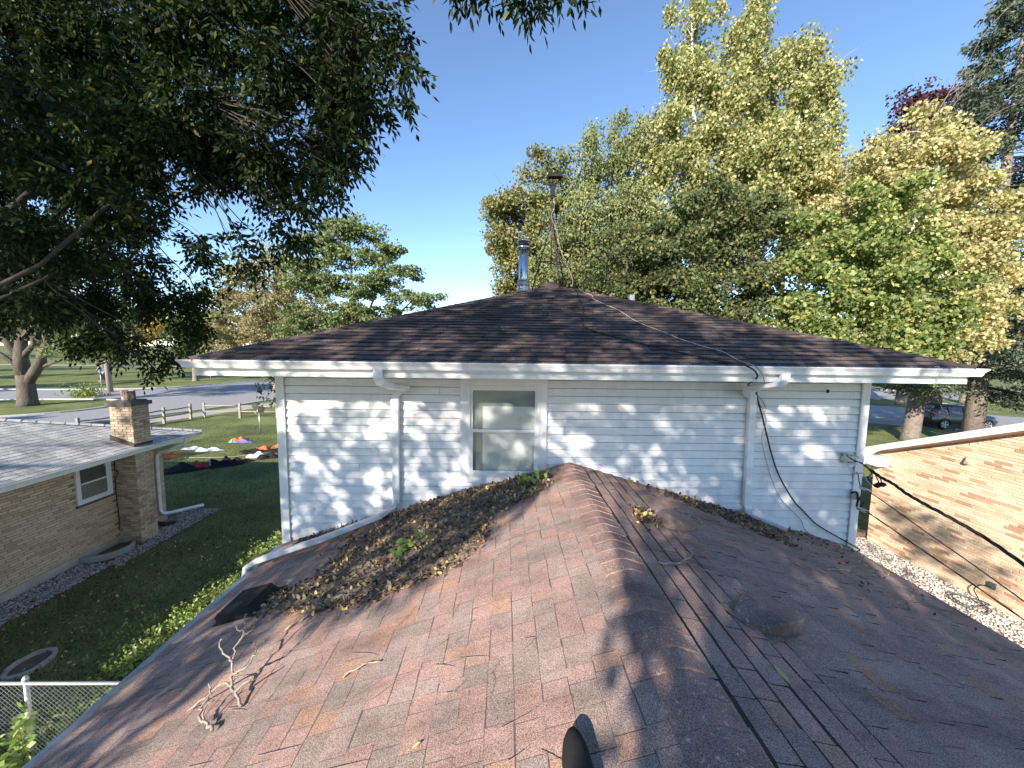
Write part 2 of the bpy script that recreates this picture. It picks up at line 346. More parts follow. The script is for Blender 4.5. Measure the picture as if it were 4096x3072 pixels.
# ------------------------------------------------------------------ pieces sharing mesh data (shingles, bricks)
def piece(name, me, M, parent, pinv):
    o = bpy.data.objects.new(name, me); COL.objects.link(o)
    o.matrix_basis = M; o.parent = parent; o.matrix_parent_inverse = pinv
    return o
CAMV = np.array(CAM_POS)
def px_of(P):
    d = np.asarray(P, float) - CAMV
    z = d @ np.array(fw)
    zz = np.where(z > 0.05, z, 0.05)
    x = 512 + F_PX*(d @ np.array(cr))/zz; y = 384 - F_PX*(d @ np.array(cu))/zz
    return x, y, z
def lay_pieces(name, unit_me_fn, mats_list, sizes, frames, mat, parent, limit, stuff_name=None, area=None):
    """frames: list of (origin Vector, U, V, N, key). key -> shared unit mesh. The `limit` pieces that show largest become
    objects of their own, the rest are joined as one part."""
    cen = np.array([tuple(f[0]) for f in frames]); x, y, z = px_of(cen)
    vis = (z > 0.2) & (x > -20) & (x < 1044) & (y > -20) & (y < 788)
    score = np.where(vis, 1.0/np.maximum(z, 0.3)**2, 0)*(area if area is not None else 1)
    order = np.argsort(-score); chosen = set(int(i) for i in order[:limit] if score[i] > 0)
    units = {}; pinv = parent_world(parent).inverted()
    VS = []; FS = []; MI = []; n = 0; soft = False
    for i, (O, U, V, Nn, key) in enumerate(frames):
        if key not in units:
            me = unit_me_fn(key); me.materials.append(mat)
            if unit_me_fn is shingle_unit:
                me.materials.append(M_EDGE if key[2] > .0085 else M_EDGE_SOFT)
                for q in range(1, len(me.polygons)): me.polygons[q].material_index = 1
            units[key] = (me, np.array([v.co[:] for v in me.vertices]), [tuple(p.vertices) for p in me.polygons], [p.material_index for p in me.polygons])
        me, vs, fs, mi = units[key]
        if i in chosen:
            M = Matrix(((U.x, V.x, Nn.x, O.x), (U.y, V.y, Nn.y, O.y), (U.z, V.z, Nn.z, O.z), (0, 0, 0, 1)))
            piece(name, me, M, parent, pinv)
        else:
            R = np.array([tuple(U), tuple(V), tuple(Nn)])
            VS.append(vs @ R + np.array(tuple(O))); FS += [tuple(a+n for a in f) for f in fs]; MI += mi; n += len(vs); soft = unit_me_fn is shingle_unit and key[2] <= .0085
    if VS:
        me = bpy.data.meshes.new(name+'_field'); me.from_pydata(np.concatenate(VS).tolist(), [], FS); me.update(); me.materials.append(mat)
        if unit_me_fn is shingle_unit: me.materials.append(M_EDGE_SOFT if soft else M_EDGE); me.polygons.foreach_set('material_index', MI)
        link_mesh(stuff_name or name+'_field', me, mat, parent, 'stuff')

def shingle_unit(key):
    w, e, t, gr = key      # width, exposure, butt thickness; origin at lower-left corner of the tab on the deck
    b = MB(); top = 0.0012; g = e - gr      # above g the tab dips; its dark colour paints the next butt's shadow line
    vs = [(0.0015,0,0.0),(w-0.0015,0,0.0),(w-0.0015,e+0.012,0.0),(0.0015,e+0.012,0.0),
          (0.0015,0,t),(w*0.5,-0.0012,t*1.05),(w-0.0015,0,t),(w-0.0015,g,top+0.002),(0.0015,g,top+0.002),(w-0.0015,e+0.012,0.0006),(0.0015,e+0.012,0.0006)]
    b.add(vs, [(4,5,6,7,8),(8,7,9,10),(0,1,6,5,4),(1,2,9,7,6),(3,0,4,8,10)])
    return b.mesh('shingle')

def slope(name, parent, O, U, V, e, ncourse, urange, mat, limit, widths, thick=(0.006, 0.009, 0.012), groove=lambda k: 0.004, wob=0.0, seed=1):
    R = random.Random(seed); Nn = U.cross(V).normalized()
    if Nn.z < 0: Nn = -Nn
    fr = []; ar = []
    UU, VV = U.normalized(), V.normalized()
    flip = UU.cross(VV).dot(Nn) < 0
    for k in range(ncourse):
        v = k*e; u0, u1 = urange(v+e*0.5)
        if u1-u0 < 0.05: continue
        u = u0 - (R.random()*widths[0] if k else 0)*0 ; first = True
        while u < u1-0.01:
            w = R.choice(widths)
            if first: w = R.choice(widths)*0.5+0.05; w = min(widths, key=lambda a: abs(a-w)); first = False
            if u + w > u1: w = max(0.03, round(u1-u, 2))
            t = R.choice(thick)
            dv = R.uniform(-wob, wob)
            fr.append((O + UU*u + VV*(v+dv) + Nn*0.0, UU, VV, Nn, (w, e, t, groove(k)))); ar.append(w*e); u += w
    lay_pieces(name, shingle_unit, None, None, fr, mat, parent, limit, area=np.array(ar), stuff_name=name+'_field')

def brick_unit(key):
    l, h, d = key
    b = MB(); c = 0.003
    vs = [(0,0,0),(l,0,0),(l,h,0),(0,h,0),(c,c,d),(l-c,c,d),(l-c,h-c,d),(c,h-c,d)]
    b.add(vs, [(4,5,6,7),(0,1,5,4),(1,2,6,5),(2,3,7,6),(3,0,4,7)])
    return b.mesh('brick')

def brickwork(parent, O, U, V, width, height, L, H, joint, proud, mat, limit, keep=lambda u, v: True, span=None, seed=3):
    R = random.Random(seed); U = U.normalized(); V = V.normalized(); Nn = U.cross(V).normalized()
    fr = []; ar = []; k = 0; v = 0.0
    while v + H < height+1e-6:
        off = [0, 0.5, 0.25, 0.75, 0.4][k % 5] if L > 0.25 else (0.5 if k % 2 else 0)
        a, b = (0, width) if span is None else span(v + H/2)
        u = a - off*L
        while u < b-0.02:
            x0 = max(u, a); x1 = min(u+L, b)
            if x1-x0 > 0.03 and keep((x0+x1)/2, v+H/2):
                p = proud*R.choice((0.6, 0.85, 1.0, 1.15))
                fr.append((O+U*(x0+joint/2)+V*(v+joint/2), U, V, Nn, (round(x1-x0-joint, 3), round(H-joint, 3), round(p, 4)))); ar.append(x1-x0)
            u += L
        v += H; k += 1
    lay_pieces('brick', brick_unit, None, None, fr, mat, parent, limit, area=np.array(ar), stuff_name='brick_field')

# ================================================================== GROUND, ROADS
g = MB(); g.add([(-600,-300,0),(700,-300,0),(700,900,0),(-600,900,0)], [(0,1,2,3)])
g.build('ground', M_GRASS, kind='structure')
def sheet(name, pts, z, mat):
    b = MB(); b.add([(x, y, z) for x, y in pts], [tuple(range(len(pts)))]); o = b.build(name, mat, kind='structure')
    if o.data.polygons[0].normal.z < 0: o.data.flip_normals()
    return o
def curve2(pts, n=5):
    return [(p.x, p.y) for p in smoothstep_pts([(x, y, 0) for x, y in pts], n)]
# main road runs past the park; a side road comes off it behind the grey roof
far_edge = [(-260,38), (-120,41.5), (-70,43.2), (-44.2,45), (-38,54), (-35,62), (-27,95), (-18,140), (-10,200)]
near_edge = [(8,200), (-2,140), (-10,92), (-19,55), (-22.5,38), (-24.3,32), (-27.5,26), (-33,18), (-43,8), (-60,-8), (-75,-22)]
isl = [(-85,-8), (-60,12), (-46,21), (-37.5,26.6), (-33.9,29.5), (-33.4,33), (-36.5,36.3), (-43,36.2), (-60,34.5), (-120,31), (-260,27)]
fe, ne, il = curve2(far_edge), curve2(near_edge), curve2(isl)
sheet('road', fe + ne + il, 0.004, M_ASPHALT)
def kerb(name, pts, inset=0.0):
    b = MB(); n = len(pts); L = []; 
    for i in range(n):
        a = Vector((*pts[max(i-1, 0)], 0)); c = Vector((*pts[min(i+1, n-1)], 0)); d = (c-a).normalized(); s = Vector((-d.y, d.x, 0))
        p = Vector((*pts[i], 0)); L.append((p-s*0.12, p+s*0.12))
    for i in range(n-1):
        (a, b_), (c, d) = L[i], L[i+1]; z = Vector((0, 0, 0.11))
        b.add([a, b_, d, c, a+z, b_+z, d+z, c+z], [(4,5,6,7), (0,1,5,4), (1,2,6,5), (2,3,7,6), (3,0,4,7)])
    return b.build(name, M_KERB, kind='structure')
kerb('kerb', fe); kerb('kerb', ne); kerb('kerb', il)
# pavement inside the split rail fence corner
pw = curve2([(-26.3,24.5), (-23.7,30.6), (-22,35), (-20.5,38), (-18.5,48)]); pv = curve2([(-16.9,48), (-19,38), (-20.4,34), (-22.1,30), (-24.7,24)])
sheet('pavement', pw + pv, 0.008, M_CONCRETE)
sheet('path', [(-260,84), (-20,92), (40,97), (40,99.5), (-20,94.5), (-260,86.5)], 0.004, M_KERB)
# right hand side: road beyond, driveway with the car
sheet('road', curve2([(-10,200), (20,64), (34,54.5), (52,53.3), (76,53.3), (200,60)]) + curve2([(200,50), (76,43.6), (52,43.2), (36,44), (22,44), (5,52), (-5,80), (-8,140)]), 0.006, M_ASPHALT)
sheet('driveway', curve2([(12,37), (24,38.6), (37,38), (41,34), (48,29.6), (64,28)]) + curve2([(64,23.6), (46,24.6), (38,25.2), (31,26.0), (27,29), (20,31.5), (12,32)]), 0.010, M_ASPHALT)
sheet('pavement', curve2([(14,33.3), (24,32.2), (30,31.4), (34,29), (34,28.2)]) + curve2([(33,27.4), (29.5,30.2), (24,31.2), (14,32.3)]), 0.014, M_CONCRETE)
kerb('kerb', curve2([(200,60), (76,53.4), (52,53.4), (34,54.6), (20,64)]))

# ================================================================== WHITE HOUSE
house = empty('white_house', (0.95, 9.0, 0), 'white sided house with brown hipped upper roof and lower pinkish shingled roof', 'house')
WX0, WX1, WY = -2.91, 4.76, 4.95
b = MB()
b.box((WX0+0.03, WY+0.045, 0.0), (WX1-0.03, 13.5, 5.06))
wall = b.build('wall', M_BACKWALL, house)
# siding boards (4 inch courses); split beside the window and where strips are joined
def board(x0, x1, z0, e=0.1016):
    s = MB(); y = WY
    prof = [(y+0.040, z0+0.001), (y-0.004, z0+0.001), (y-0.006, z0+0.006), (y+0.014, z0+e-0.007), (y+0.040, z0+e-0.007)]
    L = x1-x0; nseg = max(1, int(L/0.6)); vs = []; fs = []
    for i in range(nseg+1):
        x = x0 + L*i/nseg; dz = random.uniform(-0.0008, 0.0008)
        vs += [(x, py, pz+dz) for py, pz in prof]
    k = 5
    for i in range(nseg):
        for j in range(k-1): fs.append((i*k+j, i*k+j+1, (i+1)*k+j+1, (i+1)*k+j))
    fs += [tuple(range(k)), tuple(nseg*k+j for j in range(k-1, -1, -1))]
    s.add(vs, fs); return s.build('siding_board', M_SIDING, wall)
z = 2.34; i = 0
seams = {25: 0.72+1.2, 24: -0.85, 19: 0.78, 11: 1.6, 14: -1.9, 22: 2.2}
while z < 5.04:
    segs = [(WX0+0.06, WX1-0.06)]
    if 3.56 < z < 5.0: segs = [(WX0+0.06, -0.56), (0.53, WX1-0.06)]
    if i in seams:
        new = []
        for a, c in segs:
            if a < seams[i] < c: new += [(a, seams[i]-0.0015), (seams[i]+0.0015, c)]
            else: new.append((a, c))
        segs = new
    for a, c in segs: board(a, c, z)
    z += 0.1016; i += 1
for x0, x1 in ((WX0-0.02, WX0+0.085), (WX1-0.085, WX1+0.02)):
    b = MB(); b.box((x0, WY-0.026, 2.3), (x1, WY-0.006, 5.06)); b.box((x0 if x0 < 0 else x1-0.02, WY-0.006, 2.3), (x0+0.02 if x0 < 0 else x1, WY+0.09, 5.06))
    b.build('corner_post', M_TRIM, wall)
for x0 in (WX0, WX1):   # side walls of the upper storey
    b = MB(); s = -1 if x0 < 0 else 1
    for k in range(50):
        z0 = 0.02+k*0.1016
        xs = x0 + s*0.016
        b.add([(xs, WY+0.09, z0), (x0, WY+0.09, z0+0.1016), (x0, 13.5, z0+0.1016), (xs, 13.5, z0), (x0, WY+0.09, z0), (x0, 13.5, z0)], [(0,1,2,3), (0,3,5,4)])
    b.build('side_siding', M_SIDING, wall)
# window
wf = MB(); O3 = WY-0.03
def ring(b, x0, x1, z0, z1, w, y0, y1, wb=None):
    wb = wb or w
    b.box((x0, y0, z0), (x0+w, y1, z1)); b.box((x1-w, y0, z0), (x1, y1, z1))
    b.box((x0+w, y0+0.0007, z1-w), (x1-w, y1, z1)); b.box((x0+w, y0+0.0007, z0), (x1-w, y1, z0+wb))
ring(wf, -0.575, 0.545, 3.62, 5.0, 0.095, WY-0.028, WY+0.02, 0.10)
win = wf.build('window', M_TRIM, house)
b = MB(); ring(b, -0.48, 0.45, 3.72, 4.905, 0.03, WY-0.040, WY-0.0); b.build('window_casing', M_TRIM, win)
b = MB(); ring(b, -0.45, 0.42, 4.30, 4.875, 0.032, WY-0.012, WY+0.022); b.build('upper_sash', M_TRIM, win)
b = MB(); ring(b, -0.45, 0.42, 3.75, 4.335, 0.036, WY-0.034, WY-0.0125); b.build('lower_sash', M_TRIM, win)
b = MB(); b.box((-0.417, WY+0.004, 4.333), (0.387, WY+0.008, 4.842)); b.build('pane', M_GLASS, win)
b = MB(); b.box((-0.413, WY-0.024, 3.788), (0.383, WY-0.020, 4.298)); b.build('pane', M_GLASS, win)
b = MB(); b.box((-0.445, WY+0.030, 3.76), (0.415, WY+0.034, 4.86)); b.build('shaded_interior', M_ROOMDARK, win)
b = MB()
vs = []; n = 24
for i in range(n+1):
    x = -0.29 + 0.70*i/n; vs += [(x, WY+0.024+0.0016*sin(i*1.3), 3.78), (x, WY+0.024+0.0016*sin(i*1.3+0.5), 4.63)]
b.add(vs, [(2*i, 2*i+2, 2*i+3, 2*i+1) for i in range(n)]); b.build('blind', M_BLIND, win)
# roof planes
EX0, EX1, EY, EZ = -3.40, 5.22, 4.20, 5.245
AX, AY, AZ = 1.0, 8.45, 6.735
sl_up = (AZ-EZ)/(AY-EY)
by = 14.4
rb = MB(); A1 = (AX, AY, AZ); A2 = (AX, by-(AY-EY), AZ)
rb.add([(EX0,EY,EZ), (EX1,EY,EZ), A1, A2, (EX0,by,EZ), (EX1,by,EZ)], [(0,1,2), (0,2,3,4), (1,5,3,2), (5,4,3)])
uroof = rb.build('upper_roof', M_DECK, house)
U = Vector((1, 0, 0)); V = Vector((0, AY-EY, AZ-EZ)).normalized()
SLEN = Vector((0, AY-EY, AZ-EZ)).length
slope('shingle', uroof, Vector((EX0, EY, EZ)), U, V, 0.137, int(SLEN/0.137)+1,
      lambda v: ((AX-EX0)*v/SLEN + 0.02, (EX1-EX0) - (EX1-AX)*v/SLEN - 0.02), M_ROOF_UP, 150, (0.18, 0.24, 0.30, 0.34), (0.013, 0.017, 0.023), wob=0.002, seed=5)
def hip_caps(parent, P0, P1, mat, w=0.15, e=0.13, side_a=None, side_b=None, name='ridge_cap', lift=0.012, jitter=0.006, rounded=False, limit=None):
    P0, P1 = Vector(P0), Vector(P1); d = (P1-P0).normalized(); n = int((P1-P0).length/e)
    sa = Vector(side_a).normalized(); sb = Vector(side_b).normalized(); up = (Vector((0,0,1)) - d*d.z).normalized()
    for i in range(n):
        dl = 0.003 if rounded else 0.004
        q0 = P0 + d*(i*e) + up*(lift+dl) + Vector((random.uniform(-jitter, jitter), 0, random.uniform(-0.002, 0.002))); q1 = P0 + d*(i*e+e*1.12) + up*(lift-dl)
        b = MB(); th = up*0.006
        def row(q, lf):
            if rounded:
                return [q+sa*w-up*0.008, q+sa*w*0.6-up*0.001, q+sa*w*0.3+up*0.003, q+sa*w*0.12+up*0.003, q+up*0.0, q+sb*w*0.12+up*0.003, q+sb*w*0.3+up*0.003, q+sb*w*0.6-up*0.001, q+sb*w-up*0.008]
            return [q+sa*w, q+sa*w*0.15+up*0.004, q+sb*w*0.15+up*0.004, q+sb*w]
        r0_ = row(q0, 0); r1_ = row(q1, 0); k = len(r0_)
        b.add(r0_+r1_+[p-up*(0.004 if rounded else 0.010) for p in r0_], [(j, j+1, k+j+1, k+j) for j in range(k-1)] + [(2*k+j, 2*k+j+1, j+1, j) for j in range(k-1)] + [(0, k, 2*k), (k-1, 3*k-1, 2*k-1)], rounded)
        b.build(name, mat, parent)
def plane_dir(Nv, hd, sgn):
    """direction lying in plane with normal Nv, perpendicular to hip hd, pointing away"""
    t = Vector(Nv).cross(hd).normalized(); return t*sgn
NF = Vector((0, -sl_up, 1)).normalized()
NL = Vector((-(AZ-EZ)/(AX-EX0), 0, 1)).normalized(); NR = Vector(((AZ-EZ)/(EX1-AX), 0, 1)).normalized()
hl = (Vector(A1)-Vector((EX0, EY, EZ))).normalized(); hr = (Vector(A1)-Vector((EX1, EY, EZ))).normalized()
def away(Nv, h, target):
    t = Vector(Nv).cross(h).normalized(); return t if t.dot(Vector(target)) > 0 else -t
hip_caps(uroof, (EX0, EY, EZ), A1, M_ROOF_UP, 0.14, 0.14, away(NF, hl, (1, -1, 0)), away(NL, hl, (-1, 1, 0)), limit=0)
hip_caps(uroof, (EX1, EY, EZ), A1, M_ROOF_UP, 0.14, 0.14, away(NF, hr, (-1, -1, 0)), away(NR, hr, (1, 1, 0)))
hip_caps(uroof, A1, A2, M_ROOF_UP, 0.14, 0.14, Vector((-(AX-EX0), 0, EZ-AZ)), Vector((EX1-AX, 0, EZ-AZ)))
for sgn in (-1, 1):   # side faces, only their edge shows
    pass
# fascia, soffit
b = MB(); b.box((EX0+0.03, EY+0.03, 5.056), (EX1-0.03, EY+0.05, 5.20)); b.box((EX0+0.05, EY+0.012, 5.054), (EX1-0.05, EY+0.030, 5.100))
b.box((EX0+0.03, EY+0.05, 5.056), (EX0+0.05, by-0.1, 5.20)); b.box((EX1-0.05, EY+0.05, 5.056), (EX1-0.03, by-0.1, 5.20))
fas = b.build('fascia', M_TRIM, house)
b = MB(); b.box((EX0+0.05, EY+0.05, 5.062), (EX1-0.05, WY+0.06, 5.072)); b.box((EX0+0.05, WY+0.06, 5.062), (WX0, by-0.1, 5.072)); b.box((WX1, WY+0.06, 5.062), (EX1-0.05, by-0.1, 5.072)); b.build('soffit', M_TRIM, house)
# gutter, K profile, mitred at the corners
def kprof(o):   # (outward, z) offsets from the back top edge
    return [(0.0, 0.0), (0.0, -0.088), (0.072, -0.088), (0.078, -0.076), (0.085, -0.05), (0.104, -0.022), (0.112, -0.012), (0.112, 0.0), (0.104, 0.0), (0.104, -0.008), (0.008, -0.07), (0.004, -0.004)]
def gutter(parent, zt, x0, x1, y0, y1, mat):
    b = MB(); pr = kprof(0); k = len(pr)
    rows = []
    path = [(x0, y1, (-1, 0)), (x0, y0, (-1, -1)), (x1, y0, (1, -1)), (x1, y1, (1, 0))]
    for (x, y, dn) in path: rows.append([(x+dn[0]*o, y+dn[1]*o, zt+dz) for o, dz in pr])
    vs = [p for r in rows for p in r]; fs = []
    for i in range(len(rows)-1):
        for j in range(k): fs.append((i*k+j, i*k+(j+1) % k, (i+1)*k+(j+1) % k, (i+1)*k+j))
    b.add(vs, fs); return b.build('gutter', mat, parent)
gut = gutter(house, 5.228, EX0+0.03, EX1-0.03, EY+0.028, by-0.2, M_GUTTER)
b = MB(); n = 180
for i in range(n):
    x0 = EX0+0.1+(EX1-EX0-0.2)*i/n; x1 = EX0+0.1+(EX1-EX0-0.2)*(i+1)/n
    h = random.uniform(-0.004, 0.004)
    b.add([(x0, EY-0.075, 5.226), (x1, EY-0.075, 5.226), (x1, EY-0.01, 5.246+h), (x0, EY-0.01, 5.246+h)], [(0,1,2,3)])
b.build('leaf_guard', M_LEAFGUARD, gut, fix=False)
# downspouts
def downspout(parent, path, w=0.075, h=0.055, side=(1, 0, 0), mat=M_GUTTER, ribs=()):
    b = MB(); b.rect_tube(path, w, h, side); o = b.build('downspout', mat, parent)
    for (p, q) in ribs:
        p, q = Vector(p), Vector(q); r = MB(); n = 6
        for i in range(n):
            t = p.lerp(q, (i+0.5)/n); d = (q-p).normalized()*0.006
            r.rect_tube([t-d, t+d], w*1.07, h*1.09, side)
        r.build('elbow_rib', mat, o)
    return o
downspout(house, [(-1.375,4.17,5.145), (-1.375,4.17,5.06), (-1.36,4.20,5.0), (-1.29,4.42,4.93), (-1.24,4.80,4.88), (-1.345,4.89,4.84), (-1.40,4.90,4.76), (-1.405,4.90,4.4), (-1.41,4.90,3.34)], 0.094, 0.064,
          ribs=[((-1.33,4.33,4.965), (-1.26,4.70,4.90)), ((-1.40,4.90,4.78), (-1.405,4.90,4.68))])
downspout(house, [(-1.41,4.90,3.40), (-1.41,4.90,3.36), (-1.44,4.84,3.315), (-1.55,4.68,3.27), (-2.2,4.46,3.075), (-2.80,4.40,2.885), (-2.93,4.37,2.845), (-3.0,4.33,2.79), (-3.01,4.31,2.66)], 0.085, 0.06, side=(0.25, 1, 0.05), mat=M_GUTTER_DIRTY,
          ribs=[((-1.45,4.84,3.31), (-1.60,4.66,3.255))])
downspout(house, [(3.07,4.17,5.145), (3.07,4.17,5.08), (3.055,4.20,5.03), (2.98,4.30,5.0), (2.98,4.62,4.93), (3.10,4.86,4.86), (3.20,4.895,4.80), (3.205,4.90,4.7), (3.215,4.90,4.0), (3.225,4.90,3.36), (3.24,4.88,3.27), (3.31,4.82,3.24), (3.50,4.66,3.20), (3.58,4.61,3.18)], 0.098, 0.064,
          ribs=[((2.99,4.50,4.96), (3.06,4.80,4.88)), ((3.24,4.885,3.29), (3.40,4.76,3.215))])
# lower wing
RX, RZ, SL = 0.85, 3.90, 0.30
LX0, LX1, LY0, LY1 = -2.93, 4.68, -3.2, 4.94
zl = lambda x: RZ - SL*abs(x-RX)
b = MB(); b.box((LX0+0.12, -3.0, 0), (LX1-0.12, WY+0.04, 2.66)); lw = b.build('lower_wall', M_TRIM, house)
b = MB(); b.add([(LX0, LY0, zl(LX0)), (RX, LY0, RZ), (RX, LY1, RZ), (LX0, LY1, zl(LX0)), (LX1, LY0, zl(LX1)), (LX1, LY1, zl(LX1)),
  (LX0, LY0, zl(LX0)-.12), (RX, LY0, RZ-.12), (RX, LY1, RZ-.12), (LX0, LY1, zl(LX0)-.12), (LX1, LY0, zl(LX1)-.12), (LX1, LY1, zl(LX1)-.12)],
  [(0,1,2,3), (1,4,5,2), (6,9,8,7), (7,8,11,10), (0,3,9,6), (4,10,11,5), (0,6,7,1), (1,7,10,4), (3,2,8,9), (2,5,11,8)])
lroof = b.build('lower_roof', M_DECK, house)
b = MB(); b.box((LX0-0.03, LY0, zl(LX0)-0.10), (LX0-0.012, LY1-0.05, zl(LX0)+0.006)); b.box((LX0-0.034, LY0, zl(LX0)+0.006), (LX0+0.03, LY1-0.05, zl(LX0)+0.010)); b.build('drip_edge', M_GALV, lroof)
b = MB(); b.box((LX1+0.012, LY0, zl(LX1)-0.10), (LX1+0.03, LY1-0.05, zl(LX1)+0.002)); b.build('drip_edge', M_BROWNWOOD, lroof)
NLl = Vector((-SL, 0, 1)).normalized(); NRl = Vector((SL, 0, 1)).normalized()
VL = Vector((1, 0, SL)).normalized(); VR = Vector((-1, 0, SL)).normalized()
lenL = sqrt((RX-LX0)**2*(1+SL*SL)); lenR = sqrt((LX1-RX)**2*(1+SL*SL))
E_ = 0.142
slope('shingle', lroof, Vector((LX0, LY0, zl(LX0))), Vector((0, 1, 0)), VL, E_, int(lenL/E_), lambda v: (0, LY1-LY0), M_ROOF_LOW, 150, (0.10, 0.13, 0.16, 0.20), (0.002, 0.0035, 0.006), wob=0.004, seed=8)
slope('shingle', lroof, Vector((LX1, LY0, zl(LX1))), Vector((0, 1, 0)), VR, E_, int(lenR/E_), lambda v: (0, LY1-LY0), M_ROOF_LOW, 150, (0.13, 0.17, 0.22, 0.28), (0.011, 0.014, 0.018), groove=lambda k: 0.034 if k > int(lenR/E_)-7 else 0.020, wob=0.005, seed=9)  # wide dark strips paint heavier course shadows on this slope
hip_caps(lroof, (RX, LY0, RZ), (RX, LY1, RZ), M_RIDGE_LOW, 0.158, 0.135, Vector((-1, 0, -SL)), Vector((1, 0, -SL)), lift=0.012, jitter=0.003)

# static vents on the lower roof
def box_vent(x, y, yaw, L, Wd, H, mat, name='roof_vent', tip=0.7, z0=None, flat=False):
    """low hooded vent lying on the slope; long axis runs down the slope"""
    s = 1 if x > RX else -1; z0 = zl(x)+0.004
    D = Vector((s, 0, -SL)).normalized(); Yv = Vector((0, 1, 0)); Nn = Vector((s*SL, 0, 1)).normalized()
    c, si = cos(yaw), sin(yaw); A = D*c + Yv*si; B = -D*si + Yv*c; O = Vector((x, y, z0))
    b = MB(); rows = []
    prof = [(-0.5, 0.55, 0.10), (-0.46, 0.62, 0.35), (-0.12, 0.96, 0.98), (0.30, 1.0, 1.0), (0.47, 0.93, 0.97), (0.5, 0.90, 0.55)] if not flat else [(-0.5, 0.9, 0.15), (-0.30, 1.0, 1.0), (0.42, 1.0, 1.0), (0.5, 0.96, 0.75)]
    for (a, w, h) in prof:
        w *= Wd/2; a *= L; h *= H
        rows.append([O+A*a-B*w+Nn*0.0, O+A*a-B*w+Nn*h*0.90, O+A*a-B*w*0.95+Nn*h, O+A*a+B*w*0.95+Nn*h, O+A*a+B*w+Nn*h*0.90, O+A*a+B*w+Nn*0.0])
    vs = [p for r in rows for p in r]; k = 6
    fs = [(i*k+j, i*k+j+1, (i+1)*k+j+1, (i+1)*k+j) for i in range(len(rows)-1) for j in range(k-1)]
    fs += [tuple(range(k)), tuple((len(rows)-1)*k+j for j in range(k-1, -1, -1))]
    b.add(vs, fs); o = b.build(name, mat, lroof)
    if not flat:
        g_ = MB(); g_.frame_box(O, A, B, Nn, L*0.492, L*0.506, -Wd*0.40, Wd*0.40, 0.012, H*0.5); g_.build('vent_opening', M_BLACK, o)
    f = MB(); f.frame_box(O, A, B, Nn, -L*0.56, L*0.56, -Wd*0.56, Wd*0.56, 0.006, 0.011); f.build('vent_flange', mat, o)
    return o
M_VENT = shingle_mat('lichened_vent_metal', [(0, (0.21, 0.155, 0.13)), (0.99, (0.21, 0.155, 0.13))], 120, 0.3, lichen=0.95, rough=0.8, dirt=0.4)
box_vent(1.68, 3.68, 0.55, 0.44, 0.28, 0.095, M_VENT)
box_vent(1.70, 2.33, 0.50, 0.46, 0.29, 0.10, M_VENT)
box_vent(-2.38, 3.46, 0.0, 0.40, 0.36, 0.095, M_BLACK, flat=True)
# flue, ridge vents
def lathe(b, x, y, prof, k=20):
    vs = [(x+r*cos(2*pi*j/k), y+r*sin(2*pi*j/k), z) for r, z in prof for j in range(k)]
    n = len(prof); fs = [(i*k+j, i*k+(j+1) % k, (i+1)*k+(j+1) % k, (i+1)*k+j) for i in range(n-1) for j in range(k)]
    fs += [tuple(range(k-1, -1, -1)), tuple((n-1)*k+j for j in range(k))]
    return b.add(vs, fs, True)
FX, FY = 0.41, 9.6
b = MB(); lathe(b, FX, FY, [(0.115, 6.45), (0.115, 7.80)]); flue = b.build('flue_pipe', M_STEEL, house)
b = MB(); lathe(b, FX, FY, [(0.20, 6.5), (0.155, 6.86), (0.150, 6.90), (0.165, 6.905), (0.165, 6.935), (0.135, 6.94), (0.13, 7.0), (0.145, 7.005), (0.145, 7.03), (0.118, 7.05)]); b.build('storm_collar', M_GALV, flue)
b = MB(); lathe(b, FX, FY, [(0.116, 7.76), (0.165, 7.78), (0.165, 7.83), (0.12, 7.84), (0.12, 7.88), (0.150, 7.885), (0.150, 7.93), (0.168, 7.935), (0.168, 7.965), (0.13, 8.0), (0.05, 8.015), (0.0, 8.02)]); b.build('rain_cap', M_STEEL, flue)
b = MB(); lathe(b, FX, FY, [(0.126, 7.838), (0.126, 7.886)]); b.build('cap_slot', M_BLACK, flue)
b = MB(); b.box((0.77, 8.10, 6.66), (1.09, 8.34, 6.735), Matrix.Rotation(sl_up*0.9, 3, 'X')); o = b.build('ridge_vent', M_ROOF_UP, uroof)
b = MB(); b.box((2.52, 7.95, 6.20), (2.62, 8.05, 6.50)); b.build('vent_pipe', M_GALV, uroof)

# ================================================================== LEFT NEIGHBOUR (buff brick, grey hip roof)
nb = empty('brick_bungalow', (-14.4, 6.0, 0), 'buff brick bungalow with a pale grey hipped roof on the left', 'house')
NWX, NWY = -10.33, 11.55
b = MB(); b.box((-18.6, -4.0, 0), (NWX-0.012, NWY-0.012, 2.52)); nwall = b.build('wall', M_MORTAR_L, nb)
inwin = lambda y, z: (9.17 < y < 9.95) and (1.38 < z < 2.35)
brickwork(nwall, Vector((NWX-0.013, -0.5, 0.22)), Vector((0, 1, 0)), Vector((0, 0, 1)), NWY+0.5, 2.30, 0.30, 0.064, 0.011, 0.013, M_BRICK_L, 230, keep=lambda u, v: not inwin(u-0.5, v+0.22) and not (10.1 < u-0.5 < 10.62))
b = MB(); b.box((NWX-0.012, -0.5, 0), (NWX+0.012, NWY, 0.22)); b.build('foundation', M_CONCRETE, nb)
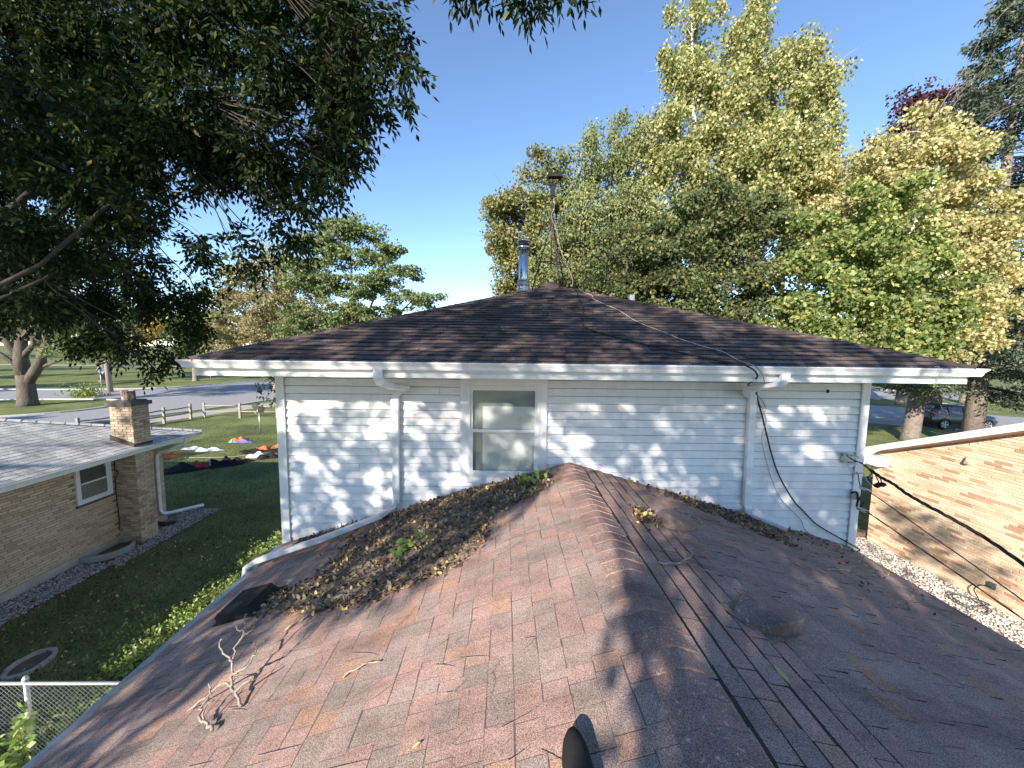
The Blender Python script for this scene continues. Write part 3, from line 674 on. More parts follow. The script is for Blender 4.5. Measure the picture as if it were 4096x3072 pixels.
# chimney
CX0, CX1, CY0, CY1, CZ = -10.33, -9.75, 10.10, 10.60, 3.74
b = MB(); b.box((CX0+0.012, CY0+0.012, 0), (CX1-0.012, CY1-0.012, CZ)); chim = b.build('chimney', M_MORTAR_L, nb)
brickwork(chim, Vector((CX0, CY0+0.013, 0)), Vector((1, 0, 0)), Vector((0, 0, 1)), CX1-CX0, CZ, 0.205, 0.068, 0.011, 0.013, M_BRICK_C, 90, seed=21)
brickwork(chim, Vector((CX1-0.013, CY0, 0)), Vector((0, 1, 0)), Vector((0, 0, 1)), CY1-CY0, CZ, 0.205, 0.068, 0.011, 0.013, M_BRICK_C, 130, seed=22)
b = MB(); b.box((CX0-0.05, CY0-0.05, CZ), (CX1+0.05, CY1+0.05, CZ+0.10)); b.box((CX0+0.02, CY0+0.02, CZ+0.10), (CX1-0.02, CY1-0.02, CZ+0.14)); b.build('capstone', M_CAPSTONE, chim)
b = MB(); lathe(b, -10.02, 10.33, [(0.14, CZ+0.13), (0.145, CZ+0.2), (0.14, CZ+0.37), (0.155, CZ+0.375), (0.155, CZ+0.39), (0.12, CZ+0.39), (0.12, CZ+0.2)], 14); b.build('flue_pot', M_RUST, chim)
# roof
nEX, nEY, nEZ, nS = -9.66, 12.22, 2.63, 0.31
wL = 9.0; rx = nEX-wL/2; rz = nEZ+nS*wL/2; ny0 = -4.6
b = MB(); b.add([(nEX, ny0, nEZ), (nEX, nEY, nEZ), (rx, nEY-wL/2, rz), (rx, ny0+wL/2, rz), (nEX-wL, ny0, nEZ), (nEX-wL, nEY, nEZ)], [(0,1,2,3), (1,5,2), (4,3,2,5), (0,3,4)])
nroof = b.build('roof', M_DECK, nb)
nl = sqrt((wL/2)**2*(1+nS*nS)); Vn = Vector((-1, 0, nS)).normalized()
slope('shingle', nroof, Vector((nEX, ny0, nEZ)), Vector((0, 1, 0)), Vn, 0.137, int(nl/0.137), lambda v: (wL/2*v/nl, (nEY-ny0) - wL/2*v/nl), M_ROOF_GREY, 250, (0.30, 0.30, 0.31), (0.006, 0.0084), wob=0.002, seed=12)
nh = (Vector((rx, nEY-wL/2, rz))-Vector((nEX, nEY, nEZ))).normalized()
hip_caps(nroof, (nEX, nEY, nEZ), (rx, nEY-wL/2, rz), M_CAP_GREY, 0.15, 0.24, away(Vector((nS, 0, 1)), nh, (1, -1, 0)), away(Vector((0, nS, 1)), nh, (-1, 1, 0)), lift=0.035)
b = MB(); b.box((nEX-0.05, ny0, 2.48), (nEX-0.02, nEY-0.04, 2.62)); b.box((nEX-wL, nEY-0.06, 2.48), (nEX-0.05, nEY-0.04, 2.62)); b.build('fascia', M_TRIM, nb)
b = MB(); b.box((NWX, ny0, 2.478), (nEX-0.05, nEY-0.06, 2.49)); b.box((nEX-wL, NWY, 2.478), (NWX, nEY-0.06, 2.49)); b.build('soffit', M_TRIM, nb)
g2 = MB(); pr = kprof(0); k = len(pr)
vs = [(nEX-0.02+o_, y, 2.63+dz) for y in (ny0, nEY-0.04) for o_, dz in pr]
g2.add(vs, [(j, (j+1) % k, k+(j+1) % k, k+j) for j in range(k)] + [tuple(range(k)), tuple(range(2*k-1, k-1, -1))]); ng = g2.build('gutter', M_GUTTER, nb)
b = MB(); b.prism([(CX0-0.02, CY0-0.02, 2.85), (CX1+0.004, CY0-0.02, 2.66), (CX1+0.004, CY0-0.02, 2.76), (CX0-0.02, CY0-0.02, 2.98)], (0, 0.018, 0)); b.prism([(CX1+0.002, CY0-0.02, 2.62), (CX1+0.002, CY1+0.02, 2.62), (CX1+0.002, CY1+0.02, 2.72), (CX1+0.002, CY0-0.02, 2.74)], (0.012, 0, 0)); b.build('flashing', M_DARKMETAL, chim)
# window
b = MB()
def ring_x(b, y0, y1, z0, z1, w, x0, x1):
    b.box((x0, y0, z0), (x1, y0+w, z1)); b.box((x0, y1-w, z0), (x1, y1, z1)); b.box((x0, y0+w, z1-w), (x1-0.001, y1-w, z1)); b.box((x0, y0+w, z0), (x1-0.001, y1-w, z0+w))
ring_x(b, 9.17, 10.0, 1.44, 2.40, 0.075, NWX-0.02, NWX+0.035); nwin = b.build('window', M_TRIM, nb)
b = MB(); ring_x(b, 9.245, 9.925, 1.515, 2.325, 0.03, NWX-0.02, NWX+0.015); b.box((NWX-0.015, 9.275, 1.91), (NWX+0.02, 9.895, 1.945)); b.build('sash', M_TRIM, nwin)
b = MB(); b.box((NWX-0.03, 9.27, 1.94), (NWX-0.004, 9.90, 2.30)); b.build('pane', M_GLASSDARK, nwin)
b = MB(); b.box((NWX-0.03, 9.27, 1.54), (NWX+0.004, 9.90, 1.915)); b.build('insect_screen', M_SCREEN, nwin)
b = MB(); b.box((NWX-0.02, 9.13, 1.385), (NWX+0.06, 10.04, 1.438)); b.build('sill', M_CAPSTONE, nwin)
# downspout of the bungalow and its extension
b = MB(); b.rect_tube([(-9.66,11.62,2.56), (-9.66,11.60,2.44), (-9.70,11.55,2.36), (-9.95,11.40,2.24), (-10.20,11.30,2.18), (-10.27,11.28,2.08), (-10.28,11.28,1.5), (-10.28,11.28,0.42), (-10.24,11.32,0.30), (-10.15,11.45,0.26), (-9.80,12.28,0.16)], 0.085, 0.07, (0.3, 1, 0)); b.build('downspout', M_GUTTER, nb)
b = MB(); b.tube(smoothstep_pts([(-10.3,10.75,0.5), (-10.22,10.9,0.25), (-10.0,11.05,0.1), (-9.85,11.25,0.05)], 6), 0.06, 8); b.build('drain_hose', M_RUBBER, nb)
# window well
b = MB(); vs = []; n = 18
for i in range(n+1):
    a = pi*i/n; c_, s_ = cos(a), sin(a)
    for (r, z_) in ((1.0, 0.0), (1.0, 0.16), (0.93, 0.16), (0.93, 0.0)):
        vs.append((-10.31+0.62*s_*r, 9.65-0.56*c_*r, z_+0.01))
b.add(vs, [(4*i+j, 4*i+(j+1) % 4, 4*i+4+(j+1) % 4, 4*i+4+j) for i in range(n) for j in range(4)]); b.build('window_well', M_GALV, nb)
b = MB(); b.add([(-10.31+0.58*sin(pi*i/12), 9.65-0.52*cos(pi*i/12), 0.03) for i in range(13)], [tuple(range(13))]); b.build('well_bottom', M_STUMP, nb)
b = MB(); b.tube(smoothstep_pts([(-10.27,10.0,2.4), (-10.24,10.04,2.3), (-10.26,10.05,2.1), (-10.2,10.07,1.95), (-10.28,10.06,1.8), (-10.28,10.05,1.3), (-10.27,10.06,0.8), (-10.28,10.05,0.4)], 5), 0.010, 5)
b.tube(smoothstep_pts([(-10.2,9.9,2.44), (-10.12,10.0,2.36), (-10.16,10.06,2.30), (-10.24,10.02,2.38), (-10.2,9.92,2.40)], 4), 0.008, 5); b.build('cable', M_RUBBER, nb)

# ================================================================== RIGHT NEIGHBOUR (russet and tan brick gable)
gb = empty('gable_brick_house', (14.5, 6.5, 0), 'tan and russet brick house with a white trimmed gable facing us on the right', 'house')
GX, GY1, GY0 = 10.5, 10.5, 1.2
ridge_y = 3.9; zt0 = 2.585; gs = 0.415
ztop = lambda y: zt0 + gs*(GY1-0.13-y) if y > ridge_y else zt0 + gs*(GY1-0.13-ridge_y) - gs*(ridge_y-y)
b = MB(); b.prism([(GX+0.014, GY1-0.014, 0), (GX+0.014, GY0, 0), (GX+0.014, GY0, ztop(GY0)), (GX+0.014, ridge_y, ztop(ridge_y)), (GX+0.014, GY1-0.014, ztop(GY1))], (8.0, 0, 0)); gw = b.build('wall', M_MORTAR_R, gb)
# u runs from the far corner towards us so that the face looks to -x
brickwork(gw, Vector((GX+0.016, GY1, 0.04)), Vector((0, -1, 0)), Vector((0, 0, 1)), GY1-GY0, 5.2, 0.305, 0.0655, 0.010, 0.016, M_BRICK_R, 300, span=lambda v: (0, min(GY1-GY0, GY1-GY0)), keep=lambda u, v: v+0.04+0.05 < ztop(GY1-u), seed=30)
# roof slab with overhang, rake board, soffit
def gz(y): return 2.70 + gs*(10.55-y) if y > ridge_y else 2.70+gs*(10.55-ridge_y) - gs*(ridge_y-y)
b = MB(); ys = [11.1, ridge_y, GY0-0.4]
top = [(GX-0.33, y, gz(y)) for y in ys]; bot = [(GX-0.33, y, gz(y)-0.06) for y in ys[::-1]]
b.prism(top+bot, (8.8, 0, 0)); groof = b.build('roof', M_ROOF_BROWN, gb)
b = MB()
b.prism([(GX-0.345, 10.55, gz(10.55)-0.005), (GX-0.345, ridge_y, gz(ridge_y)-0.005), (GX-0.345, ridge_y, gz(ridge_y)-0.165), (GX-0.345, 10.02, gz(10.02)-0.165),
         (GX-0.345, 10.18, gz(10.18)-0.20), (GX-0.345, 10.32, gz(10.32)-0.28), (GX-0.345, 10.42, gz(10.42)-0.40), (GX-0.345, 10.46, gz(10.46)-0.50), (GX-0.345, 10.62, gz(10.6)-0.50), (GX-0.345, 11.0, gz(11.0)-0.30), (GX-0.345, 11.05, gz(11.05)-0.01)], (0.03, 0, 0)); b.build('rake_board', M_TRIM, groof)
b = MB(); b.prism([(GX-0.31, 10.1, gz(10.1)-0.17), (GX-0.31, ridge_y, gz(ridge_y)-0.17), (GX-0.31, ridge_y, gz(ridge_y)-0.19), (GX-0.31, 10.1, gz(10.1)-0.19)], (0.34, 0, 0)); b.build('soffit', M_BROWNWOOD, groof)
b = MB(); b.box((GX-0.30, 10.10, 2.27), (GX+0.02, 10.98, 2.52)); b.build('cornice_return', M_TRIM, groof)
b = MB(); b.box((GX-0.02, GY1-0.03, 2.10), (GX+0.2, GY1+0.06, 2.22)); b.build('corner_bracket', M_TRIM, groof)
b = MB(); b.box((GX-0.035, 7.58, 0.37), (GX+0.0, 7.70, 0.50)); b.box((GX-0.05, 7.60, 0.39), (GX-0.03, 7.68, 0.48)); b.build('outlet_box', M_OUTLET, gb)
b = MB(); b.tube(smoothstep_pts([(GX-0.05,7.64,0.42), (GX-0.1,7.78,0.36), (GX-0.12,7.85,0.22), (GX-0.12,7.78,0.1), (GX-0.12,7.73,0.03)], 6), 0.012, 5); b.build('power_cord', M_RUBBER, gb)
b = MB(); b.tube(smoothstep_pts([(GX-0.02,8.35,3.05), (GX-0.06,8.33,3.0), (GX-0.05,8.34,2.95)], 3), 0.02, 6); b.box((GX-0.08, 8.28, 2.90), (GX-0.0, 8.36, 2.96)); b.build('wall_hook', M_BRICK_C, gb)
b = MB(); b.box((9.3, 10.62, 0.02), (11.0, 10.78, 0.14)); tag(b.build('landscape_timber', M_BROWNWOOD), 'brown timber edging the pale gravel between the two houses', 'timber edging')
b = MB(); b.box((9.0, 10.95, 0.50), (10.44, 11.0, 0.62)); b.box((9.4,10.95,0.0),(9.46,11.0,0.5)); tag(b.build('white_rail', M_TRIM), 'short white rail between the white house and the brick gable', 'rail')

# ================================================================== FOLIAGE BUILDERS
def unit(a): return a/np.maximum(np.linalg.norm(a, axis=1, keepdims=True), 1e-9)
def leaf_arrays(P, L, Wd, droop=0.4, up=0.0, rng=RNG, D=None, fold=False, flat=0.0):
    """diamond / folded leaves growing from points P"""
    n = len(P)
    if D is None: D = rng.normal(size=(n, 3)); D[:, 2] -= droop; D[:, 2] += up
    D = unit(D)
    R = rng.normal(size=(n, 3)); 
    if flat: R[:, 2] *= (1-flat)
    S = unit(np.cross(D, unit(R))) if not flat else unit(R - D*np.sum(R*D, 1, keepdims=True))
    L = np.broadcast_to(L, (n,))*rng.uniform(0.7, 1.25, n); Wd = np.broadcast_to(Wd, (n,))*rng.uniform(0.75, 1.2, n)
    L = L[:, None]; Wd = Wd[:, None]
    if not fold:
        V = np.stack([P, P+D*L*0.45+S*Wd*0.5, P+D*L, P+D*L*0.45-S*Wd*0.5], 1).reshape(-1, 3)
        F = np.arange(n*4).reshape(n, 4)
        return V, F
    Nn = np.cross(D, S)
    a = P+D*L*0.25+S*Wd*0.42+Nn*Wd*0.12; b = P+D*L*0.62+S*Wd*0.46+Nn*Wd*0.10; t = P+D*L-Nn*L*0.08
    c = P+D*L*0.62-S*Wd*0.46+Nn*Wd*0.10; d = P+D*L*0.25-S*Wd*0.42+Nn*Wd*0.12
    V = np.stack([P, a, b, t, c, d], 1).reshape(-1, 3); i = np.arange(n)[:, None]*6
    F = np.concatenate([i+np.array([[0, 1, 2, 3]]), i+np.array([[0, 3, 4, 5]])]); return V, F
def leaf_mesh(name, P, L, Wd, mat, parent, kind=None, **kw):
    V, F = leaf_arrays(P, L, Wd, **kw); return np_mesh(name, V, F, mat, parent, kind)

def clump_points(lobes, ncl, rng=RNG, shell=0.45):
    """lobes: (x,y,z,rx,ry,rz) -> clump centres"""
    vol = np.array([(l[3]*l[4]*l[5])**(2/3) for l in lobes]); vol /= vol.sum(); out = []
    for l, w in zip(lobes, vol):
        n = max(3, int(ncl*w)); d = unit(rng.normal(size=(n, 3))); r = shell + (1-shell)*rng.uniform(size=(n, 1))**0.6
        out.append(np.array(l[:3]) + d*r*np.array(l[3:6]))
    return np.concatenate(out)
def branch_curve(a, b, sag=0.12, n=5, rng=random):
    a, b = Vector(a), Vector(b); L = (b-a).length; pts = []
    o = Vector((rng.uniform(-1, 1), rng.uniform(-1, 1), rng.uniform(-.3, 1)))*L*sag
    for i in range(n+1):
        t = i/n; pts.append(a.lerp(b, t) + o*sin(pi*t) + Vector((rng.uniform(-1, 1), rng.uniform(-1, 1), rng.uniform(-1, 1)))*L*0.02*(0 < i < n))
    return pts
def tree(name, label, base, trunks, lobes, nleaf, ncl, leaf, bark, fmat, cl_r=0.5, droop=0.4, group=None, cat='tree', limb_r=0.05, nlimb=None, shell=0.45, flatz=0.6, twig=True, crown_name='crown', fold=False, streak=0, grow=1.0):
    """trunks: list of polylines with radii [(x,y,z,r),...] relative to base"""
    B = Vector(base); rng = np.random.default_rng(int(abs(base[0]*31+base[1]*17)) + len(lobes)); rr = random.Random(int(abs(base[0]*13+base[1]*7)))
    t = empty(name, base, label, cat, group)
    tb = MB(); nodes = []
    for tr in trunks:
        pts = smoothstep_pts([B+Vector(p[:3]) for p in tr], 4); n = len(pts)
        rs = np.interp(np.linspace(0, len(tr)-1, n), range(len(tr)), [p[3] for p in tr])
        tb.tube(pts, list(rs), 9); nodes += [(p, r) for p, r in zip(pts, rs)][n//3:]
    lob = [(l[0]+B.x, l[1]+B.y, l[2]+B.z, l[3]*grow, l[4]*grow, l[5]*grow) for l in lobes]
    C = clump_points(lob, ncl, rng, shell)
    tb.build('trunk', bark, t)
    lb = MB(); NP = np.array([tuple(p) for p, r in nodes]); idx = rng.permutation(len(C))[:(nlimb or min(len(C), 80))]
    for i in idx:
        c = C[i]; d = np.linalg.norm(NP-c, axis=1) + np.maximum(NP[:, 2]-c[2], 0)*1.5 + 0.3*np.abs(c[2]-NP[:, 2]); j = int(np.argmin(d))
        p, r = nodes[j]; L = (Vector(c)-p).length
        if L > 3.0 and limb_r < .05: continue
        r0_ = min(r*0.6, limb_r*(0.4+L*0.18)); pts = branch_curve(p, p.lerp(Vector(c), .8), 0.10, 4, rr)
        lb.tube(pts, [r0_, r0_*0.8, r0_*0.55, r0_*0.35, r0_*0.15], 5, cap=False)
        if twig:
            for _ in range(2):
                e = Vector(c) + Vector((rr.gauss(0, 1), rr.gauss(0, 1), rr.gauss(0.1, 0.6)))*cl_r*1.1
                lb.tube([pts[3], (pts[3]+e)/2+Vector((0, 0, 0.05)), e], [r0_*0.3, r0_*0.2, r0_*0.08], 3, cap=False)
    lb.build('limbs', bark, t, 'stuff', fix=False)
    w = rng.uniform(0.4, 1.6, len(C)); w /= w.sum(); ids = rng.choice(len(C), nleaf, p=w)
    off = unit(rng.normal(size=(nleaf, 3)))*(rng.uniform(size=(nleaf, 1))**0.55)*cl_r*rng.uniform(0.6, 1.3, (len(C), 1))[ids]
    off[:, 2] *= flatz
    if streak: off[:, 2] -= streak*rng.uniform(size=nleaf)**2
    leaf_mesh(crown_name, C[ids]+off, leaf[0], leaf[1], fmat, t, 'stuff', droop=droop, rng=rng, fold=fold)
    return t

# ================================================================== TREES BEHIND THE HOUSE (right)
BW = 'trees standing in a row behind the white house'
tree('maple_tree', 'leafy tree with orange and red tinted leaves, leftmost of the row behind the roof', (1.0, 18.5, 0), [[(0,0,0,.22), (.1,0,4,.19), (-.1,0,8,.13), (0,0,12,.06)], [(0,0,3.5,.12), (-.6,.2,7,.08), (-.9,.2,10,.04)]],
     [(-.1,0,10.6,1.6,1.4,1.5), (-.5,0,8.4,1.0,1.3,1.2), (.6,0,12.9,1.3,1.1,1.2), (-.9,0,11.2,1.1,1.1,1.1), (.2,0,6.6,1.3,1.3,1.2), (1.6,0,9.5,1.2,1.3,2.2)], 36000, 130, (.14,.11), M_BARK_DARK, F_TINTED, cl_r=.75, group=BW, grow=1.2)
tree('cedar_tree', 'upright green tree with pointed top right behind the antenna mast', (3.3, 17.4, 0), [[(0,0,0,.2), (0,0,6,.14), (0,0,13,.03)], [(.3,.1,0,.16), (.7,.1,6,.11), (.9,0,11,.03)]],
     [(.0,0,13.6,.7,.7,1.3), (-.1,0,11.6,1.3,1.1,1.6), (-.5,0,9.2,1.6,1.3,1.8), (-.4,0,6.8,1.6,1.3,1.6), (.7,0,10.2,1.2,1.1,2.2), (.6,0,7.2,1.3,1.2,1.8)], 44000, 240, (.16,.065), M_BARK_DARK, F_CEDAR, cl_r=.5, droop=1.2, flatz=1.2, group=BW, grow=1.22)
tree('cedar_tree', 'narrow green tree with a spire top touching the left birch', (5.4, 18.0, 0), [[(0,0,0,.2), (0,0,6,.14), (0,0,14,.03)]],
     [(-.1,0,14.7,.55,.6,1.3), (-.15,0,12.6,1.0,1.0,1.7), (.0,0,10.2,1.3,1.2,2.0), (.1,0,7.4,1.4,1.3,2.0)], 32000, 170, (.16,.065), M_BARK_DARK, F_CEDAR, cl_r=.5, droop=1.2, flatz=1.2, group=BW, grow=1.22)
tree('birch_tree', 'tallest birch with yellowing leaves and forked white trunks, its top reaching the upper edge', (9.2, 18.2, 0),
     [[(0,0,0,.24), (.1,0,5,.2), (-.2,0,11,.14), (-.9,0,16,.08), (-1.2,0,20,.03)], [(.1,0,5,.16), (.8,.2,10,.12), (.9,.1,15,.07), (1.2,0,20,.03)], [(-.1,0,6,.14), (-1.6,.1,11,.1), (-2.6,0,14.5,.05)]],
     [(-1.2,0,19.0,1.1,1.0,1.9), (-.9,0,16.3,1.2,1.2,1.9), (-2.5,0,14.8,1.2,1.1,1.7), (-2.2,0,12,1.3,1.3,2.0), (.3,0,14.0,1.6,1.4,2.4), (1.3,0,18.7,1.3,1.2,2.2), (1.3,0,16,1.4,1.3,2.0), (1.9,.2,12.8,1.7,1.5,2.4), (0,0,10,2.4,1.6,2.0)], 72000, 420, (.145,.12), M_BIRCH, F_BIRCH, cl_r=.55, droop=1.0, flatz=1.0, group=BW, grow=1.22, limb_r=.045, streak=.5, shell=.25)
tree('birch_tree', 'broad yellow leaved birch right of the tallest one with wispy top', (13.0, 18.0, 0),
     [[(0,0,0,.22), (-.2,0,6,.18), (-.3,0,12,.12), (.1,0,17.5,.03)], [(0,0,5,.14), (1.0,0,10,.1), (1.6,0,15,.04)]],
     [(-.3,0,17.3,1.3,1.1,1.8), (.9,0,17.0,1.1,1,1.6), (.0,0,14.6,1.7,1.4,2.0), (1.4,0,13.6,1.2,1.2,1.8), (-.2,0,11.6,2.1,1.5,2.2), (1.8,0,10.8,1.5,1.3,1.8), (-1.6,0,13,1.3,1.2,2.0), (2.9,0,11.6,1.2,1.1,1.7), (3.2,0,9.4,1.2,1.0,1.5)], 62000, 340, (.145,.12), M_BIRCH, F_BIRCH, cl_r=.55, droop=1.0, flatz=1.0, group=BW, grow=1.22, limb_r=.045, streak=.5, shell=.25)
tree('maple_tree', 'dark green leafy tree filling the middle of the row above the roof', (8.2, 15.6, 0), [[(0,0,0,.24), (.2,0,4,.2), (0,0,8,.12), (.2,0,10,.05)], [(0,0,3,.14), (1.4,.2,6.5,.1), (2,.2,9,.04)], [(0,0,3,.12), (-1.5,.2,6,.09), (-2,.2,9,.04)]],
     [(-1.6,0,9.6,1.6,1.3,1.4), (.3,0,10.6,1.7,1.3,1.4), (2.0,0,9.6,1.5,1.2,1.5), (-2.2,0,7.4,1.5,1.2,1.3), (0,0,7.8,1.8,1.2,1.5), (2.2,0,7.0,1.6,1.2,1.4), (-.6,0,5.8,2.6,1.3,1.1)], 42000, 190, (.14,.11), M_BARK_DARK, F_MAPLE, cl_r=.7, group=BW, grow=1.22, shell=.3)
tree('maple_tree', 'dark green maple with drooping lower boughs behind the apex of the roof', (4.6, 15.0, 0), [[(0,0,0,.2), (.1,0,4,.16), (0,0,9,.05)]],
     [(-1.4,0,7.4,1.5,1.1,1.4), (0,0,8.6,1.5,1.2,1.3), (1.3,0,7.4,1.4,1.1,1.4), (0,0,6.0,2.2,1.2,1.2)], 22000, 90, (.13,.09), M_BARK_DARK, F_MAPLE, cl_r=.6, group=BW, grow=1.22, shell=.3)
tree('leafy_tree', 'bright green and yellow leaved tree hanging low over the right half of the roof', (11.6, 13.6, 0), [[(0,0,0,.14), (.5,.1,4,.12), (1.4,.2,7.5,.08), (2.4,.2,9.5,.03)], [(.2,0,3,.1), (1.6,0,5.5,.07), (3.2,0,7,.03)]],
     [(.2,0,9.0,1.5,1.1,1.3), (1.6,0,10.0,1.4,1.1,1.3), (-.6,0,7.2,1.4,1.0,1.3), (1.0,-.2,7.3,1.6,1.1,1.5), (2.5,-.2,8.2,1.5,1.1,1.5), (2.6,-.3,6.0,1.6,1.0,1.3), (.6,-.3,5.6,1.6,1.0,1.0), (-1.2,0,5.6,1.4,1.0,.8)], 42000, 210, (.14,.115), M_BARK, F_LIME, cl_r=.55, group=BW, grow=1.22, shell=.25, fold=False)
tree('birch_tree', 'golden leaved birch with a slanting white trunk in front of the spruce', (13.0, 15.2, 0),
     [[(0,0,0,.2), (.3,0,4,.14), (1.4,-.2,8.0,.095), (2.4,-.5,10.5,.07), (2.9,-.5,12.2,.05), (3.0,0,14,.02)], [(1.0,0,6.0,.07), (3.6,-.3,8.2,.045), (5.9,-.4,10.3,.02)], [(.9,0,5.0,.06), (3.6,-.3,6.0,.035), (6.0,-.4,6.9,.015)]],
     [(.6,.3,12.0,1.1,1.0,1.2), (2.6,0,13.2,1.1,1.0,1.2), (3.8,0,12.2,1.4,1.1,1.2), (2.2,0,11.2,1.4,.9,1.3), (4.7,0,10.4,1.6,1.0,1.3), (6.2,-.2,9.6,1.4,1.0,1.2), (3.2,.2,9.0,1.4,.8,1.1), (5.8,-.3,7.2,1.8,1.0,1.0), (4.2,-.2,5.9,1.5,.9,.9), (.8,0,10.2,1.3,1,1.4)], 44000, 260, (.14,.115), M_BIRCH, F_BIRCH_GOLD, cl_r=.65, droop=.8, group=BW, grow=1.3, shell=.2, limb_r=.022)
tree('purple_maple', 'dark purple leaved maple showing between the golden birch and the spruce', (25.0, 28.0, 0), [[(0,0,0,.25), (1.0,0,8,.17), (3.6,0,20,.04)]],
     [(4.4,0,22.0,2.2,1.6,1.5), (2.6,0,19.6,1.9,1.3,1.8), (6.6,0,20.6,2.2,1.4,1.8)], 12000, 90, (.22,.18), M_BARK_DARK, F_PURPLE, cl_r=.8, group=BW, grow=1.22)
# bare twigs rising above the birches
t = empty('bare_tree', (13.6, 17.0, 0), 'leafless wispy branches rising into the sky between birch and spruce', 'bare tree')
b = MB(); b.tube(smoothstep_pts([(13.6,17,0), (14.6,17,8), (16.4,17,13.0), (17.6,17,15.0)], 5), list(np.linspace(.14, .02, 16)), 6); b.build('trunk', M_BARK, t)
b = MB(); rr = random.Random(5)
def spray(b, p, d, L, r, depth, rr):
    pts = [p]; q = Vector(p); dd = Vector(d).normalized()
    for i in range(4):
        dd = (dd + Vector((rr.gauss(0, .18), rr.gauss(0, .18), rr.gauss(0, .18)))).normalized(); q = q + dd*L/4; pts.append(q.copy())
    b.tube(pts, [r, r*.85, r*.7, r*.5, r*.3], 4, cap=False)
    if depth:
        for k in range(3 if depth > 1 else 2):
            i = rr.choice((1, 2, 3, 4)); nd = (dd + Vector((rr.gauss(0, .5), rr.gauss(0, .5), rr.gauss(0, .5)))).normalized(); spray(b, pts[i], nd, L*rr.uniform(.45, .7), r*.5, depth-1, rr)
for (p, d, L) in (((17.5,17,14.6), (.75,0,.8), 3.4), ((17.4,17,14.0), (.5,0,1), 2.6), ((17.3,17,13.4), (.9,0,.45), 2.4)): spray(b, Vector(p), d, L, .025, 3, rr)
b.build('branches', M_BARK, t, fix=False)

def spruce(base, H, R0, z_lo, label, nleaf=60000, lean=(0, 0), group=None, seed=3, dead=True, ang_gap=None):
    B = Vector(base); t = empty('spruce_tree', base, label, 'spruce', group); rr = random.Random(seed); rng = np.random.default_rng(seed)
    b = MB(); b.tube([B, B+Vector((lean[0]*.2, lean[1]*.2, H*.2)), B+Vector((lean[0]*.6, lean[1]*.6, H*.6)), B+Vector((lean[0], lean[1], H))], [.44, .36, .2, .02], 12); b.build('trunk', M_BARK_SPRUCE, t)
    bb = MB(); P = []; D = []
    z = z_lo
    while z < H-.3:
        f = (H-z)/(H-z_lo); Lr = R0*(f**.58)*rr.uniform(.75, 1.1)+.2
        for k in range(rr.choice((4, 5, 5))):
            a = rr.uniform(0, 2*pi); c = B+Vector((lean[0]*z/H, lean[1]*z/H, z+rr.uniform(-.2, .2))); L = Lr*rr.uniform(.7, 1.15)
            dr = Vector((cos(a), sin(a), 0)); n = 7; pts = []
            for i in range(n+1):
                s = i/n; pts.append(c + dr*L*s + Vector((0, 0, (-.28*s*L*.8 + .22*L*s*s*s))))
            bb.tube(pts, [.026*(1-.85*i/n)*(0.6+f) for i in range(n+1)], 4, cap=False)
            m = int(L*(6.3 if H > 20 else 3.2))
            for j in range(m):
                s = .22+.78*(j+rr.random())/m; i = min(n-1, int(s*n)); p = pts[i].lerp(pts[i+1], s*n-i)
                for sgn in (-1, 1):
                    sd = (dr*.75 + Vector((-dr.y, dr.x, 0))*sgn*.9 + Vector((0, 0, -.35))).normalized(); tl = L*.24*(1.15-s)+.18; q = 6
                    for u in range(q):
                        P.append(p + sd*tl*(u/q) + Vector((rr.gauss(0, .03), rr.gauss(0, .03), rr.gauss(0, .03)-.10*(u/q)))); D.append(sd+Vector((rr.gauss(0, .45), rr.gauss(0, .45), rr.gauss(-.25, .4))))
        z += rr.uniform(.24, .36)*(0.6+0.5*f)
    bb.build('limbs', M_BARK_DARK, t, fix=False)
    P = np.array([tuple(p) for p in P]); D = np.array([tuple(d) for d in D])
    m = max(1, int(nleaf/len(P)))
    P = np.repeat(P, m, 0)+rng.normal(size=(len(P)*m, 3))*.045; D = np.repeat(D, m, 0)+rng.normal(size=(len(D)*m, 3))*.3
    leaf_mesh('needles', P, .21, .085, F_SPRUCE, t, 'stuff', D=D, rng=rng)
    return t
spruce((25.7, 20.4, 0), 24.5, 5.6, 3.2, 'large blue green spruce with spreading tiers at the right edge', 120000, seed=4)
spruce((31.5, 27.5, 0), 17, 4.2, 4.4, 'darker spruce standing behind the large blue green one at the right edge', 1000, seed=9)
# trunks seen under the eave on the right
t = empty('tree_trunk', (24.9, 22.8, 0), 'thick brown trunk with a bundle of dead twigs seen under the right eave', 'tree')
b = MB(); b.tube([(24.8,22.8,-.05), (24.9,22.8,.5), (25.0,22.8,2.4), (25.2,22.8,4.0), (25.5,22.8,5.4), (26.0,22.9,9)], [.50, .42, .40, .44, .34, .2], 14); b.tube([(25.1,22.8,3.6), (24.4,22.8,4.8), (23.6,22.8,7)], [.3, .26, .16], 9); b.build('trunk', M_BARK_SPRUCE, t)
b = MB(); rr = random.Random(8)
for i in range(26): spray(b, Vector((24.75+rr.uniform(-.2, .35), 22.3, 5.2+rr.uniform(-.6, .1))), (rr.gauss(0, .5), -.35, -1.1), rr.uniform(.8, 1.9), .013, 2, rr)
b.build('dead_twigs', M_TWIG, t, fix=False)
C_ = clump_points([(25.8,23.6,10.5,3.4,2.4,3.0)], 70); rng = np.random.default_rng(2)
leaf_mesh('crown', C_[rng.integers(0, len(C_), 16000)]+rng.normal(size=(16000, 3))*.35, .14, .11, F_MAPLE, t, 'stuff')
